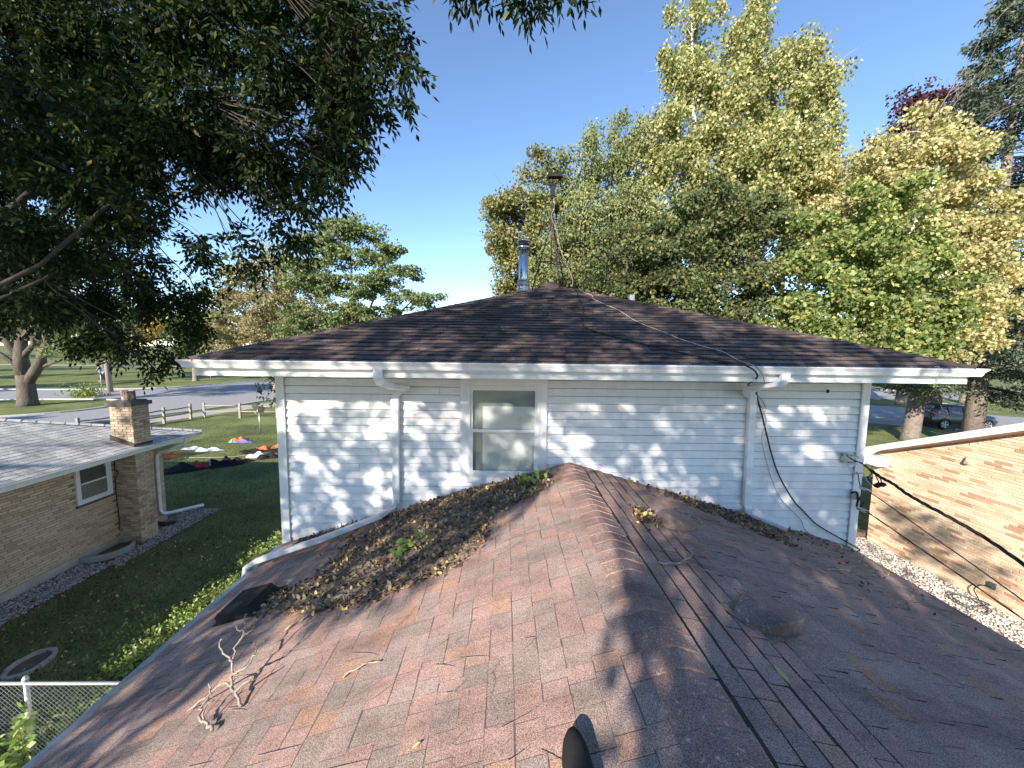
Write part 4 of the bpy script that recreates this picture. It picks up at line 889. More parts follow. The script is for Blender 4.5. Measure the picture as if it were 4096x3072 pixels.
tree('shade_tree', 'grey barked tree behind the thick brown trunk near the far road', (40.8, 38.7, 0), [[(0,0,0,.5), (0,0,2,.42), (-.4,0,5,.36), (-1,0,9,.2)], [(0,0,3.5,.3), (1.4,0,6,.2), (2,0,9,.1)]], [(0,0,10,4.5,3,3.5), (-2,0,8,3,3,2)], 16000, 90, (.26,.2), M_BARK, F_MAPLE, cl_r=1.0)
tree('shade_tree', 'pale barked tree on the verge beyond the parked car', (49.2, 40, 0), [[(0,0,0,.55), (.2,0,2,.42), (.8,0,6,.34), (1,0,10,.2)]], [(1,0,11,4.5,3,3.5)], 16000, 90, (.26,.2), M_BARK, F_MAPLE, cl_r=1.0)

# ================================================================== TREES LEFT OF THE APEX AND IN THE PARK
tree('tan_tree', 'thin leaved yellowish tan tree left of the layered green one', (-22.5, 38.0, 0), [[(0,0,0,.34), (0,0,4,.26), (.3,0,9,.14), (.5,0,13.5,.04)], [(0,0,3.2,.18), (-2.2,0,7,.11), (-4,0,10.5,.04)], [(0,0,3,.18), (2.0,0,6.5,.11), (3.2,0,10,.04)], [(0,0,4,.14), (-1.0,0,9,.09), (-1.6,0,13,.03)]],
     [(.2,0,12.6,2.4,1.8,1.8), (-2.6,0,11.0,2.2,1.7,1.9), (-4.6,0,9.0,2.0,1.6,1.9), (2.6,0,10.2,2.2,1.7,1.9), (-.6,0,9.6,3,1.8,2.2), (-4.2,0,6.3,2.6,1.8,1.9), (.4,0,6.4,3.0,1.9,1.9), (3.4,0,6.8,2.0,1.7,2.0)], 44000, 300, (.19,.15), M_BARK, F_TAN, grow=1.15, cl_r=.75, shell=.3, limb_r=.05, nlimb=170, flatz=.7)
tree('layered_tree', 'layered green tree with horizontal tiers against the sky left of the roof peak', (-13.0, 34.0, 0), [[(0,0,0,.34), (0,0,4.5,.26), (-.2,0,9,.15), (-.4,0,15,.04)], [(0,0,4,.16), (3,0,7.5,.09), (5.2,0,9.6,.03)], [(0,0,5,.14), (-3,0,8,.08), (-4.6,0,10.6,.03)], [(0,0,6,.12), (2,0,10.5,.07), (2.6,0,13.6,.03)]],
     [(-1.0,0,15.7,1.9,1.5,.7), (.8,0,14.7,2.2,1.5,.7), (-3.2,0,14.2,1.9,1.5,.7), (2.4,0,13.2,2.0,1.5,.7), (-4.2,0,12.4,2.2,1.5,.8), (-.8,0,12.8,2.6,1.6,.8), (3.4,0,11.5,2.2,1.5,.7), (-3.4,0,10.6,2.6,1.6,.8), (.6,0,10.4,3.0,1.7,.9), (4.9,0,9.4,2.2,1.5,.7), (-2.0,0,8.2,3.4,1.8,.9), (2.6,0,7.9,2.8,1.7,.8), (-4.4,0,6.6,2.4,1.6,.9), (1.0,0,6.2,3.4,1.8,.8)], 46000, 420, (.24,.16), M_BARK_DARK, F_GREEN, grow=1.2, cl_r=.8, shell=.3, flatz=.4, limb_r=.05, nlimb=170)
PK = 'trees in the park beyond the road'
def park_tree(x, y, H, R, mat, label, name='park_tree', r=.32, n=9000, leaf=.32, group=None, fork=3.0, bark=None):
    rr = random.Random(int(abs(x*7+y))); lob = [(0,0,H*.72,R*.8,R*.8,H*.24), (R*.45,0,H*.55,R*.6,R*.6,H*.2), (-R*.45,0,H*.55,R*.6,R*.6,H*.2), (0,-R*.3,H*.42,R*.7,R*.5,H*.13)]
    tr = [[(0,0,0,r*1.3), (0,0,.6,r), (rr.uniform(-.2,.2),0,fork,r*.85), (rr.uniform(-.5,.5),0,H*.5,r*.5), (0,0,H*.85,r*.1)], [(0,0,fork*.8,r*.6), (R*.35,0,H*.42,r*.35), (R*.55,0,H*.6,r*.1)], [(0,0,fork*.9,r*.55), (-R*.35,0,H*.42,r*.3), (-R*.5,0,H*.6,r*.1)]]
    return tree(name, label, (x, y, 0), tr, lob, n, 70, (leaf, leaf*.7), bark or M_BARK, mat, cl_r=R*.2, group=group, limb_r=.06, nlimb=40)
M_BARK_GREY = simple('rough_grey_bark', (0.08, 0.065, 0.052), (0.14, 0.115, 0.092), 5, 0.95, bmp=.8, bscale=10, vec=(1, 1, .4), dist=.04)
t = empty('forked_tree', (-40.2, 32.8, 0), 'low forking grey tree on the grass island at the left edge', 'tree')
b = MB(); B = Vector((-40.2, 32.8, 0))
def tp(*p): return [B+Vector(q) for q in p]
b.tube(tp((0,0,-.1), (0,0,.4), (.0,0,2.0), (-.1,0,2.8)), [.72, .60, .52, .5], 14)
b.tube(tp((-.1,0,2.6), (-.2,0,4.2), (.2,0,6.5), (.3,0,9.5)), [.55, .42, .3, .1], 9); b.tube(tp((.2,0,2.0), (1.2,0,3.4), (2.0,0,5.2), (2.3,0,8.5)), [.38, .36, .26, .08], 9)
b.tube(tp((-.2,0,4.0), (-1.6,0,6.0), (-3.4,0,9.4)), [.34, .24, .08], 8); b.tube(tp((-.3,0,3.2), (-2.2,0,4.6), (-4.6,0,5.8)), [.18, .15, .06], 7); b.tube(tp((-.1,0,4.0), (1.0,0,5.2), (1.2,0,8.8)), [.24, .2, .06], 7); b.tube(tp((1.2,0,3.2), (3.0,.2,3.9), (4.8,.2,3.6)), [.14, .08, .03], 6)
b.build('trunk', M_BARK_GREY, t)
rng = np.random.default_rng(5); C_ = clump_points([(-41,32.8,9.5,4.6,2.5,2.6), (-37.4,32.8,8.2,2.4,2,2.2), (-44.5,32.8,7.4,2.4,2,1.6), (-36.4,32.8,4.4,2.0,1.2,.6)], 110, rng)
lb = MB(); rr = random.Random(3)
for c in C_[:70]:
    s = B+Vector((rr.choice((-2.4, -.2, .3, 1.6)), 0, 5.4)); lb.tube(branch_curve(s, Vector(c), .1, 3, rr), [.09, .06, .04, .015], 4, cap=False)
lb.build('limbs', M_BARK_GREY, t, fix=False)
leaf_mesh('crown', C_[rng.integers(0, len(C_), 16000)]+rng.normal(size=(16000, 3))*(.7, .5, .35), .24, .13, F_GREEN, t, 'stuff', rng=rng)
park_tree(-54.9, 53.4, 12.5, 5, F_FAR, 'park tree just behind the round backed road sign', group=None, r=.5, n=12000)
park_tree(-44.6, 56, 10.5, 3.6, F_FAR, 'park tree with a pale trunk under the left end of the gutter', group=None, r=.36, fork=3.4)
park_tree(-62, 60, 12, 5.5, F_GREEN, 'pale green park tree left of the sign', r=.3, n=14000)
park_tree(-96, 82, 15, 7, F_FAR, 'wide park tree far behind the forked one', n=12000, leaf=.4)
park_tree(-50, 82, 13, 6.5, F_YELLOWTREE, 'yellow orange autumn tree across the park', n=15000, leaf=.34)
park_tree(-38, 74, 9, 5, F_YELLOWTREE, 'small orange autumn tree at the left end of the roof', n=12000, leaf=.3)
park_tree(-33, 60, 8.5, 4.6, F_PURPLE, 'dark purple small tree under the tan one', n=9000, leaf=.3)
park_tree(-52, 92, 19, 6.5, F_FAR, 'tall green tree between the dark canopy and the tan tree', n=12000, leaf=.42)
rr = random.Random(77); k = 0
for i in range(30):
    x = -290+i*13.5+rr.uniform(-4, 4); y = 128+rr.uniform(-12, 14)
    if k % 5 == 3: m = F_YELLOWTREE
    elif k % 3 == 0: m = F_GREEN
    else: m = F_FAR
    park_tree(x, y, rr.uniform(13, 20), rr.uniform(7, 9.5), m, 'distant yellow orange tree in the belt closing off the park' if m is F_YELLOWTREE else 'distant pale green tree in the belt closing off the park' if m is F_GREEN else 'distant dark green tree in the belt closing off the park', group='far trees closing off the park', n=2800, leaf=.95); k += 1
for i in range(16):
    x = 24+i*13+rr.uniform(-4, 4); y = 108+rr.uniform(-12, 14)
    park_tree(x, y, rr.uniform(13, 19), rr.uniform(7, 9), F_FAR if i % 2 else F_GREEN, 'far tree beyond the road on the right', group='far trees beyond the right hand road', n=2400, leaf=.95)
# park trees standing left of the view; their long shadows cross the lawn and the road
for (x, y, H, R) in ((-66, 30, 13, 5), (-84, 44, 14, 5.5), (-58, 14, 12, 4.5), (-47, 4, 12, 4.5), (-36, 8, 10, 3.8), (-100, 60, 14, 6), (-76, 20, 14, 5.5), (-31, -2, 12, 4.6)):
    park_tree(x, y, H, R, F_FAR, 'park tree beyond the left edge of the view casting long shadows', group='park trees left of the view', n=3000, leaf=.5)

# ================================================================== DARK CANOPY OVERHEAD (upper left)
ash = empty('ash_tree', (-8.7, 4.6, 0), 'dark green ash tree whose drooping leafy boughs fill the upper left', 'tree')
CANOPY = [(-10.44, 7.86, 12.23, 0.52), (-10.48, 7.8, 11.5, 0.52), (-11.52, 8.7, 11.13, 0.59), (-9.97, 7.3, 9.61, 0.5), (-9.75, 7.08, 8.95, 0.49),
(-10.81, 8.96, 12.95, 0.6), (-9.17, 7.53, 11.26, 0.51), (-11.08, 8.93, 11.33, 0.61), (-10.13, 8.2, 10.31, 0.56), (-8.75, 6.95, 8.77, 0.48), (-10.53,
9.34, 13.58, 0.62), (-8.38, 7.48, 11.13, 0.5), (-10.16, 9.0, 11.46, 0.61), (-8.72, 7.65, 9.86, 0.53), (-8.02, 6.9, 8.79, 0.48), (-7.1, 6.81, 11.17,
0.46), (-7.87, 7.41, 11.07, 0.5), (-7.87, 7.51, 10.51, 0.51), (-7.9, 7.64, 9.98, 0.53), (-7.78, 7.19, 8.88, 0.5), (-7.15, 7.57, 11.86, 0.51), (-6.5,
6.89, 10.61, 0.47), (-8.42, 8.67, 11.4, 0.59), (-7.06, 7.41, 9.84, 0.51), (-6.45, 6.56, 8.64, 0.46), (-6.38, 7.68, 11.92, 0.52), (-4.64, 5.54, 9.59,
0.38), (-6.18, 7.14, 10.13, 0.49), (-5.84, 6.74, 9.24, 0.47), (-4.92, 5.77, 8.31, 0.4), (-4.77, 6.41, 11.07, 0.43), (-4.02, 5.53, 9.74, 0.38), (-5.56,
7.17, 10.42, 0.49), (-4.31, 5.62, 8.78, 0.39), (-4.31, 5.79, 8.3, 0.41), (-3.95, 5.94, 10.68, 0.4), (-3.59, 5.59, 9.85, 0.38), (-5.0, 7.62, 10.73,
0.52), (-4.79, 7.06, 9.58, 0.49), (-4.26, 6.35, 8.42, 0.45), (-3.15, 5.62, 10.33, 0.38), (-4.14, 7.45, 11.31, 0.51), (-2.98, 5.5, 9.2, 0.38), (-3.34,
5.84, 8.95, 0.41), (-3.26, 5.62, 8.12, 0.4), (-3.2, 6.77, 11.2, 0.46), (-3.21, 7.45, 11.29, 0.51), (-3.16, 7.03, 10.18, 0.49), (-2.68, 5.84, 9.0,
0.41), (-3.24, 7.27, 8.92, 0.51), (-2.93, 7.3, 11.88, 0.49), (-2.59, 6.63, 10.64, 0.45), (-2.36, 6.01, 9.63, 0.41), (-2.11, 5.52, 8.7, 0.39), (-12.08,
8.9, 8.65, 0.53), (-10.85, 7.68, 7.5, 0.46), (-10.3, 7.47, 6.81, 0.45), (-12.11, 8.46, 6.18, 0.51), (-10.09, 7.93, 8.32, 0.47), (-9.8, 7.42, 7.43,
0.44), (-11.62, 9.05, 7.37, 0.54), (-10.95, 8.4, 6.09, 0.51), (-10.4, 8.91, 9.01, 0.53), (-10.88, 9.02, 7.9, 0.54), (-8.92, 7.38, 6.87, 0.45),
(-10.27, 8.27, 6.21, 0.5), (-8.32, 7.74, 8.4, 0.46), (-9.4, 8.48, 7.82, 0.51), (-10.26, 9.03, 7.07, 0.55), (-9.16, 8.04, 6.22, 0.49), (-7.79, 7.94,
8.6, 0.47), (-7.6, 7.56, 7.5, 0.45), (-9.44, 9.15, 7.2, 0.55), (-9.19, 9.01, 6.38, 0.55), (-8.24, 9.32, 9.28, 0.55), (-8.41, 9.13, 8.24, 0.55),
(-7.01, 7.63, 6.85, 0.46), (-6.8, 7.54, 6.33, 0.46), (-6.84, 5.8, 8.07, 0.38), (-6.14, 5.75, 7.66, 0.35), (-5.44, 5.78, 8.09, 0.35), (-7.08, 5.9,
7.01, 0.39), (-6.58, 6.07, 6.78, 0.38), (-5.98, 6.11, 7.31, 0.35), (-5.2, 5.91, 7.47, 0.29), (-7.26, 6.22, 6.04, 0.34), (-4.7, 5.59, 8.4, 0.32),
(-5.43, 5.4, 8.4, 0.33), (-6.46, 5.66, 8.78, 0.34), (-5.97, 7.81, 7.21, 0.28), (-6.06, 7.74, 6.43, 0.35), (-6.15, 7.68, 5.75, 0.35), (-6.64, 7.64,
5.26, 0.26), (-6.74, 7.41, 4.92, 0.14), (-7.42, 7.66, 5.35, 0.28), (-8.74, 8.19, 5.44, 0.28), (-8.22, 8.21, 5.65, 0.37), (-2.54, 5.83, 8.17, 0.28),
(-2.44, 5.51, 7.93, 0.11), (-2.56, 5.49, 7.72, 0.11), (-2.96, 5.8, 7.74, 0.15), (-3.1, 5.77, 7.38, 0.14), (-3.27, 5.84, 7.08, 0.16), (-3.52, 5.83,
6.88, 0.12), (-3.19, 5.86, 7.27, 0.12), (-4.02, 6.05, 6.96, 0.12), (-4.55, 6.05, 6.92, 0.08), (-3.48, 5.85, 7.13, 0.12), (-4.4, 6.37, 8.17, 0.34),
(-3.76, 6.14, 8.01, 0.3), (-3.24, 5.93, 8.0, 0.24), (-5.11, 6.79, 8.27, 0.3), (-3.58, 6.1, 7.64, 0.16), (-2.01, 5.43, 9.32, 0.3), (-1.72, 5.43, 9.39,
0.19), (-1.49, 5.3, 9.1, 0.1), (-1.61, 5.28, 8.84, 0.11), (-1.8, 5.26, 8.61, 0.16), (-1.99, 5.23, 8.29, 0.14), (-2.26, 5.33, 8.22, 0.16), (-2.16,
5.39, 8.87, 0.21), (-1.85, 5.59, 9.93, 0.14), (-2.3, 5.47, 9.7, 0.3), (-1.3, 5.29, 9.0, 0.08), (-1.38, 5.26, 8.64, 0.08), (-1.58, 5.24, 8.39, 0.09),
(-1.73, 5.2, 8.0, 0.09), (-2.0, 5.3, 7.92, 0.09), (-2.18, 5.28, 7.66, 0.08), (-2.53, 5.48, 7.66, 0.09), (-2.46, 5.47, 7.48, 0.07), (-2.84, 5.66, 7.35,
0.09), (-1.37, 5.43, 9.46, 0.09), (-1.5, 5.46, 9.71, 0.11), (-3.01, 5.82, 6.91, 0.09), (-3.66, 5.8, 6.59, 0.08), (-4.08, 6.02, 6.69, 0.08), (-0.62,
4.83, 9.62, 0.06), (-0.44, 4.84, 9.66, 0.07), (-0.24, 4.84, 9.71, 0.07), (0.02, 4.83, 9.65, 0.07), (0.12, 4.7, 9.44, 0.05), (0.21, 4.69, 9.33, 0.04),
(0.29, 4.82, 9.6, 0.06), (0.49, 4.93, 9.8, 0.07), (0.78, 4.93, 9.78, 0.05), (0.91, 4.93, 9.87, 0.07)]
nodes = {}
main = [Vector(p) for p in ((-8.7,4.6,-.1), (-8.7,4.7,2.5), (-8.8,5.3,5.2))]
tb = MB(); tb.tube(main, [.30, .22, .16], 12)
ends = [((-8.8,9.2,10.2), .09), ((-6.4,8.2,10.8), .07), ((-13.0,10.2,10.0), .08), ((-11.6,10.6,7.6), .06), ((-5.0,7.2,8.2), .04), ((-3.2,5.5,10.2), .035), ((-8.0,9.4,7.3), .045)]
tnodes = []
rr = random.Random(12)
for e, r in ends:
    pts = branch_curve(main[2]-Vector((0, 0, .2)), e, .10, 7, rr); rs = list(np.linspace(r, r*.35, 8)); tb.tube(pts, rs, 8); tnodes += list(zip(pts, rs))
tb.build('trunk', M_BARK_DARK, ash)
lb = MB(); NP = np.array([tuple(p) for p, r in tnodes])
CB = []; CD = []      # compound leaf bases and directions
for (x, y, z, r) in CANOPY:
    c = Vector((x, y, z)); d = np.linalg.norm(NP-np.array([x, y, z]), axis=1); j = int(np.argmin(d)); p, pr_ = tnodes[j]
    if x > -2.2 and y < 4.9 and z > 8.6: p = Vector((-3.0,4.9,9.6)); pr_ = .03
    pts = branch_curve(p, c, .08, 5, rr); r0_ = min(.045, pr_*.5); lb.tube(pts, list(np.linspace(r0_, .006, 6)), 5, cap=False)
    nt_ = max(4, int(44*(r/.45)**2)); 
    for k in range(nt_):
        o = Vector((rr.gauss(0, 1), rr.gauss(0, 1), rr.gauss(0, 1))).normalized()*r*rr.uniform(.1, .85); e = c+o
        s = pts[rr.choice((3, 4, 5))]; lb.tube([s, (s+e)/2+Vector((0, 0, .06)), e], [.006, .0025, .0025], 3, cap=False) if k % 2 else None
        for m in range(rr.choice((3, 4, 5))):
            d0 = (o.normalized()*.6 + Vector((rr.gauss(0, .6), rr.gauss(0, .6), rr.gauss(-.55, .5)))).normalized()
            CB.append(tuple(e+Vector((rr.gauss(0, .05), rr.gauss(0, .05), rr.gauss(0, .05))))); CD.append(tuple(d0))
lb.build('limbs', M_BARK_DARK, ash, 'stuff', fix=False)
CB = np.array(CB); CD = unit(np.array(CD)); rng = np.random.default_rng(9); n = len(CB)
RL = rng.uniform(.20, .34, n)[:, None]; S = unit(np.cross(CD, unit(rng.normal(size=(n, 3)))))
LP = []; LD = []
for i, (tpos, sg) in enumerate([(.28,1), (.30,-1), (.5,1), (.53,-1), (.75,1), (.78,-1), (1.0,0)]):
    sag = np.zeros((n, 3)); sag[:, 2] = -.10*tpos**2
    LP.append(CB+CD*RL*tpos+sag*RL*3); q = CD*(.55 if sg else 1.0)+S*sg*.8; q[:, 2] -= .45; LD.append(q)
LP = np.concatenate(LP); LD = unit(np.concatenate(LD)+rng.normal(size=(len(LP), 3))*.12)
# the 300 leaflets that show largest are pieces of their own
x, y, z = px_of(LP); sc = np.where((z > .3) & (x > 0) & (x < 1024) & (y > 0) & (y < 768), 1/np.maximum(z, .3), 0); order = np.argsort(-sc); big = order[:300]; rest = order[300:]
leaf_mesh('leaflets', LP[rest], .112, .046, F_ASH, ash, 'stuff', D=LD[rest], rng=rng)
print('LEAFLETS', len(rest))
Vl, Fl = leaf_arrays(np.zeros((1, 3)), 1.0, .42, D=np.array([[1., 0, 0]]), fold=True, rng=np.random.default_rng(1))
ume = bpy.data.meshes.new('leaflet'); ume.from_pydata(Vl.tolist(), [], Fl.tolist()); ume.update(); ume.materials.append(F_ASH)
pinv = parent_world(ash).inverted()
for i in big:
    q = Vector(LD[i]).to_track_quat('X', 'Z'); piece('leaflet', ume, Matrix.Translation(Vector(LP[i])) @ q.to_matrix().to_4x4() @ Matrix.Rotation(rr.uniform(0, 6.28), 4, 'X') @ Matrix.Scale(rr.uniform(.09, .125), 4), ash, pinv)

# ================================================================== SHADE TREES BEHIND THE CAMERA
# two unseen trees; crown clumps are culled to shape the sun and shade
def hit(P):
    """where the sun ray through crown point P lands: ('wall'|'near'|'other', x, y|z)"""
    D = -TO_SUN
    t = (WY-P.y)/D.y; q = P+D*t
    # near roof first
    best = None
    for s, x0, x1 in ((-1, LX0, RX), (1, RX, LX1)):
        Nn = Vector((s*SL, 0, 1)); t2 = ((Vector((RX, 0, RZ))-P).dot(Nn))/D.dot(Nn); q2 = P+D*t2
        if x0 < q2.x < x1 and -3 < q2.y < WY and t2 > 0: best = ('nearL' if s < 0 else 'nearR', q2.x, q2.y)
    if best: return best
    if WX0 < q.x < WX1 and 2.6 < q.z < 5.1: return ('wall', q.x, q.z)
    Nn = Vector((0, -sl_up, 1)); t3 = ((Vector((0, EY, EZ))-P).dot(Nn))/D.dot(Nn); q3 = P+D*t3
    if EY < q3.y < AY and EX0 < q3.x < EX1: return ('up', q3.x, q3.y)
    t4 = (GX-P.x)/D.x if D.x else -1; q4 = P+D*t4
    if t4 > 0 and 5.5 < q4.y < GY1 and 0 < q4.z < 4.5: return ('brick', q4.y, q4.z)
    t5 = -P.z/D.z; q5 = P+D*t5; return ('ground', q5.x, q5.y)
def inpoly(x, y, poly):
    c = False; j = len(poly)-1
    for i in range(len(poly)):
        xi, yi = poly[i]; xj, yj = poly[j]
        if (yi > y) != (yj > y) and x < (xj-xi)*(y-yi)/(yj-yi)+xi: c = not c
        j = i
    return c
LIT_L = [(.90,4.9), (.5,4.2), (.0,3.45), (-.35,3.1), (-.85,2.85), (-1.4,2.65), (-1.95,2.55), (-2.1,2.0), (-1.95,1.4), (-1.9,0.2), (-1.0,-.6), (.50,-.6), (.45,1.3), (.42,1.75), (.55,2.1), (.66,2.6), (.90,3.0)]
LIT_R = [[(.85,2.9), (1.3,3.0), (1.9,3.6), (2.3,4.3), (2.1,4.9), (.85,4.9)], [(1.0,2.05), (1.5,2.3), (1.6,2.75), (1.15,2.8)], [(1.55,1.85), (2.1,2.1), (2.1,2.6), (1.65,2.5)], [(2.4,2.7), (3.3,2.9), (3.2,3.7), (2.4,3.5)], [(3.4,2.9), (4.6,3.2), (4.6,4.4), (3.9,4.5)], [(2.0,.9), (2.8,1.2), (2.6,2.1), (2.1,1.9)], [(.9,1.0), (1.35,1.2), (1.35,1.9), (.95,1.8)], [(3.2,1.9), (4.0,2.1), (3.8,2.6), (3.2,2.4)]]
SHADE_DENS = {'wall': .60, 'nearL': 1.0, 'nearR': 1.0, 'up': .60, 'brick': .10, 'ground': .75}
def make_shade_tree(base, top, lobes, ncl, nper, label, seed, fork):
    rr = random.Random(seed); rng = np.random.default_rng(seed); t = empty('unseen_shade_tree', base, label, 'tree', 'unseen trees behind the viewpoint, shaped for their shade')
    b = MB(); B = Vector(base); T = Vector(top); b.tube([B, B.lerp(T, .35)+Vector((.1, 0, 0)), B.lerp(T, .7), T], [.34, .27, .2, .08], 10)
    C = clump_points(lobes, ncl, rng, .05); keep = []
    for c in C:
        P = Vector(c); x, y, z = px_of(np.array([c])+np.array([[0, 0, 0]]))
        if z[0] > -.3: continue
        s, u, v = hit(P); dn = SHADE_DENS[s]; near = [hit(P+Vector(o)*.17) for o in ((1,0,0), (-1,0,0), (0,1,0), (0,-1,0), (0,0,1), (0,0,-1), (.7,0,.7), (-.7,0,-.7))]
        if any(h[0] == 'nearL' and inpoly(h[1], h[2], LIT_L) for h in near): continue
        if any(h[0] == 'nearR' and any(inpoly(h[1], h[2], q) for q in (LIT_R[0], LIT_R[3], LIT_R[4])) for h in near) and rr.random() < .6: continue
        if any(h[0] == 'ground' and -6.7 < h[1] < LX0 and 0 < h[2] < 11.5 for h in near): continue
        if s == 'nearL': dn = 0.0 if inpoly(u, v, LIT_L) else .95
        elif s == 'nearR': dn = .05 if any(inpoly(u, v, q) for q in LIT_R[:6]+LIT_R[7:]) else 1.0
        elif s == 'wall': dn = .46 if u < .6 else .40
        elif s == 'brick': dn = .9 if (6.8 < u < 10.2 and v < 1.75 and v > .2 and (u-8.7)**2*.25+(v-1.0)**2*1.2 < .5) else .05
        elif s == 'ground' and -14.2 < (P+TO_SUN*((3.0-P.z)/TO_SUN.z)).x < -9.7 and 3 < (P+TO_SUN*((3.0-P.z)/TO_SUN.z)).y < 12: dn = .22
        elif s == 'ground':
            if u > 4.9: dn = .04
            elif -6.9 < u < LX0 and -3 < v < 11.5: dn = .0
            elif -8.6 < u < -4.2 and 2.6 < v < 5.2: dn = .02
            elif v > 17.5: dn = .40
        if rr.random() < dn: keep.append(c)
    lb = MB()
    for i, c in enumerate(keep):
        if i % 16 == 0:
            s = B.lerp(T, rr.uniform(.35, .95)); q = branch_curve(s, Vector(c), .08, 4, rr)
            hs = [hit(q[a].lerp(q[a+1], f)) for a in range(4) for f in (0, .33, .66)]
            if any(h[0] == 'nearL' and inpoly(h[1], h[2], LIT_L) for h in hs): continue
            lb.tube(q, [.04, .03, .02, .012, .006], 4, cap=False)
    b.build('trunk', M_BARK_DARK, t); lb.build('limbs', M_BARK_DARK, t, 'stuff', fix=False)
    K = np.array(keep); ids = np.repeat(np.arange(len(K)), nper); off = unit(rng.normal(size=(len(ids), 3)))*rng.uniform(size=(len(ids), 1))**.5*.22*rng.uniform(.5, 1.3, (len(K), 1))[ids]
    leaf_mesh('crown', K[ids]+off, .13, .085, F_ASH, t, 'stuff', rng=rng)
    return t
make_shade_tree((-3.0, -7.6, 0), (-2.4, -6.8, 11.0), [(-4.0,-5.2,9.0,5.2,3.6,3.6), (-1.5,-4.6,8.0,3.6,3.0,2.4), (-6.5,-4.2,11.0,4.0,3.2,3.0), (-7.4,-4.0,7.6,3.2,2.6,2.4), (.5,-4.6,7.0,3.0,2.6,2.0), (-1.5,-6.4,7.6,3.4,2.8,2.6), (.6,-3.6,6.0,2.4,1.6,1.6)], 5400, 17, 'unseen tree nearest behind the viewpoint, crown thinned to shape the shade on roof and wall', 41, 4)
make_shade_tree((-13.0, -5.5, 0), (-12.6, -4.8, 18.0), [(-12.5,-4.5,13.0,5.5,3.4,5.0), (-16.5,-5.0,11.5,4.6,3.4,5.0), (-9.5,-4.4,15.5,5.0,2.8,4.0), (-13.5,-4.8,18,5.0,3.0,3.4)], 3000, 30, 'tall unseen tree behind the viewpoint, crown shaped to shade the lawn', 42, 5)

# ================================================================== STONES, GRASS, WEEDS
def stones(name, P, size, mat, label, cat, parent=None, seed=1):
    rng = np.random.default_rng(seed); n = len(P)
    base = np.array([(1,0,0),(0,1,0),(-1,0,0),(0,-1,0),(0,0,1),(0,0,-.6)], float)
    Fb = np.array([(0,1,4),(1,2,4),(2,3,4),(3,0,4),(1,0,5),(2,1,5),(3,2,5),(0,3,5)])
    a = rng.uniform(0, 2*pi, n); c, s = np.cos(a), np.sin(a)
    sc = rng.uniform(.55, 1.3, (n, 1, 3))*size*np.array([1.25, .85, .6])
    V = base[None]*sc + rng.normal(size=(n, 6, 3))*size*.12
    X = V[..., 0]*c[:, None]-V[..., 1]*s[:, None]; Y = V[..., 0]*s[:, None]+V[..., 1]*c[:, None]; V = np.stack([X, Y, V[..., 2]], -1)+P[:, None]
    F = (Fb[None]+np.arange(n)[:, None, None]*6).reshape(-1, 3)
    return tag(np_mesh(name, V.reshape(-1, 3), F, mat, parent, 'stuff', 3), label, cat)
def stone_mat(name, stops):
    m, nt, p, out = newmat(name); nt.links.new(ramp(nt, rnd(nt), stops, 'CONSTANT'), p.inputs['Base Color']); p.inputs['Roughness'].default_value = .85; return m
M_STONE_P = stone_mat('pale_river_gravel', [(0,(.62,.58,.52)), (.3,(.55,.50,.44)), (.55,(.70,.67,.62)), (.75,(.42,.33,.26)), (.88,(.34,.23,.18)), (.95,(.75,.73,.70))])
M_STONE_D = stone_mat('mixed_grey_gravel', [(0,(.38,.36,.34)), (.35,(.28,.26,.24)), (.6,(.46,.44,.42)), (.8,(.22,.15,.12)), (.92,(.55,.53,.51))])
sheet('gravel_bed', [(4.8, 1.0), (10.52, 1.0), (10.52, 10.6), (4.8, 10.6)], 0.004, simple('gravel_dust', (.36,.31,.26), (.26,.22,.18), 20, .95))
rng = np.random.default_rng(31)
n = 15000; Pg = np.stack([rng.uniform(6.0, 10.46, n), rng.uniform(4.2, 10.58, n), rng.uniform(.006, .03, n)], 1)
stones('gravel', Pg, .030, M_STONE_P, 'pale river gravel bed between the lower roof edge and the brick gable', 'gravel')
sheet('gravel_bed', curve2([(-10.35, 3.0), (-9.55, 3.4), (-9.5, 7.5), (-9.45, 9.0), (-9.3, 10.0), (-9.15, 10.9), (-9.25, 11.9), (-9.8, 12.4), (-10.6, 12.5)]) + [(-10.6, 11.5), (-10.35, 11.5)], 0.004, M_STUMP)
n = 5200; yy = rng.uniform(5.5, 12.3, n); w = np.where(yy < 9.0, .75, 1.0); Pg = np.stack([-10.28+w*rng.uniform(0, 1, n)**.9, yy, rng.uniform(.006, .03, n)], 1)
ok = ~((Pg[:, 1] > 9.1) & (Pg[:, 1] < 10.2) & (Pg[:, 0] < -9.68)); Pg = Pg[ok & ~((Pg[:, 0] < -9.74) & (Pg[:, 1] > 10.1) & (Pg[:, 1] < 10.6))]
stones('gravel', Pg, .034, M_STONE_D, 'grey gravel strip along the foot of the buff brick bungalow', 'gravel', seed=4)
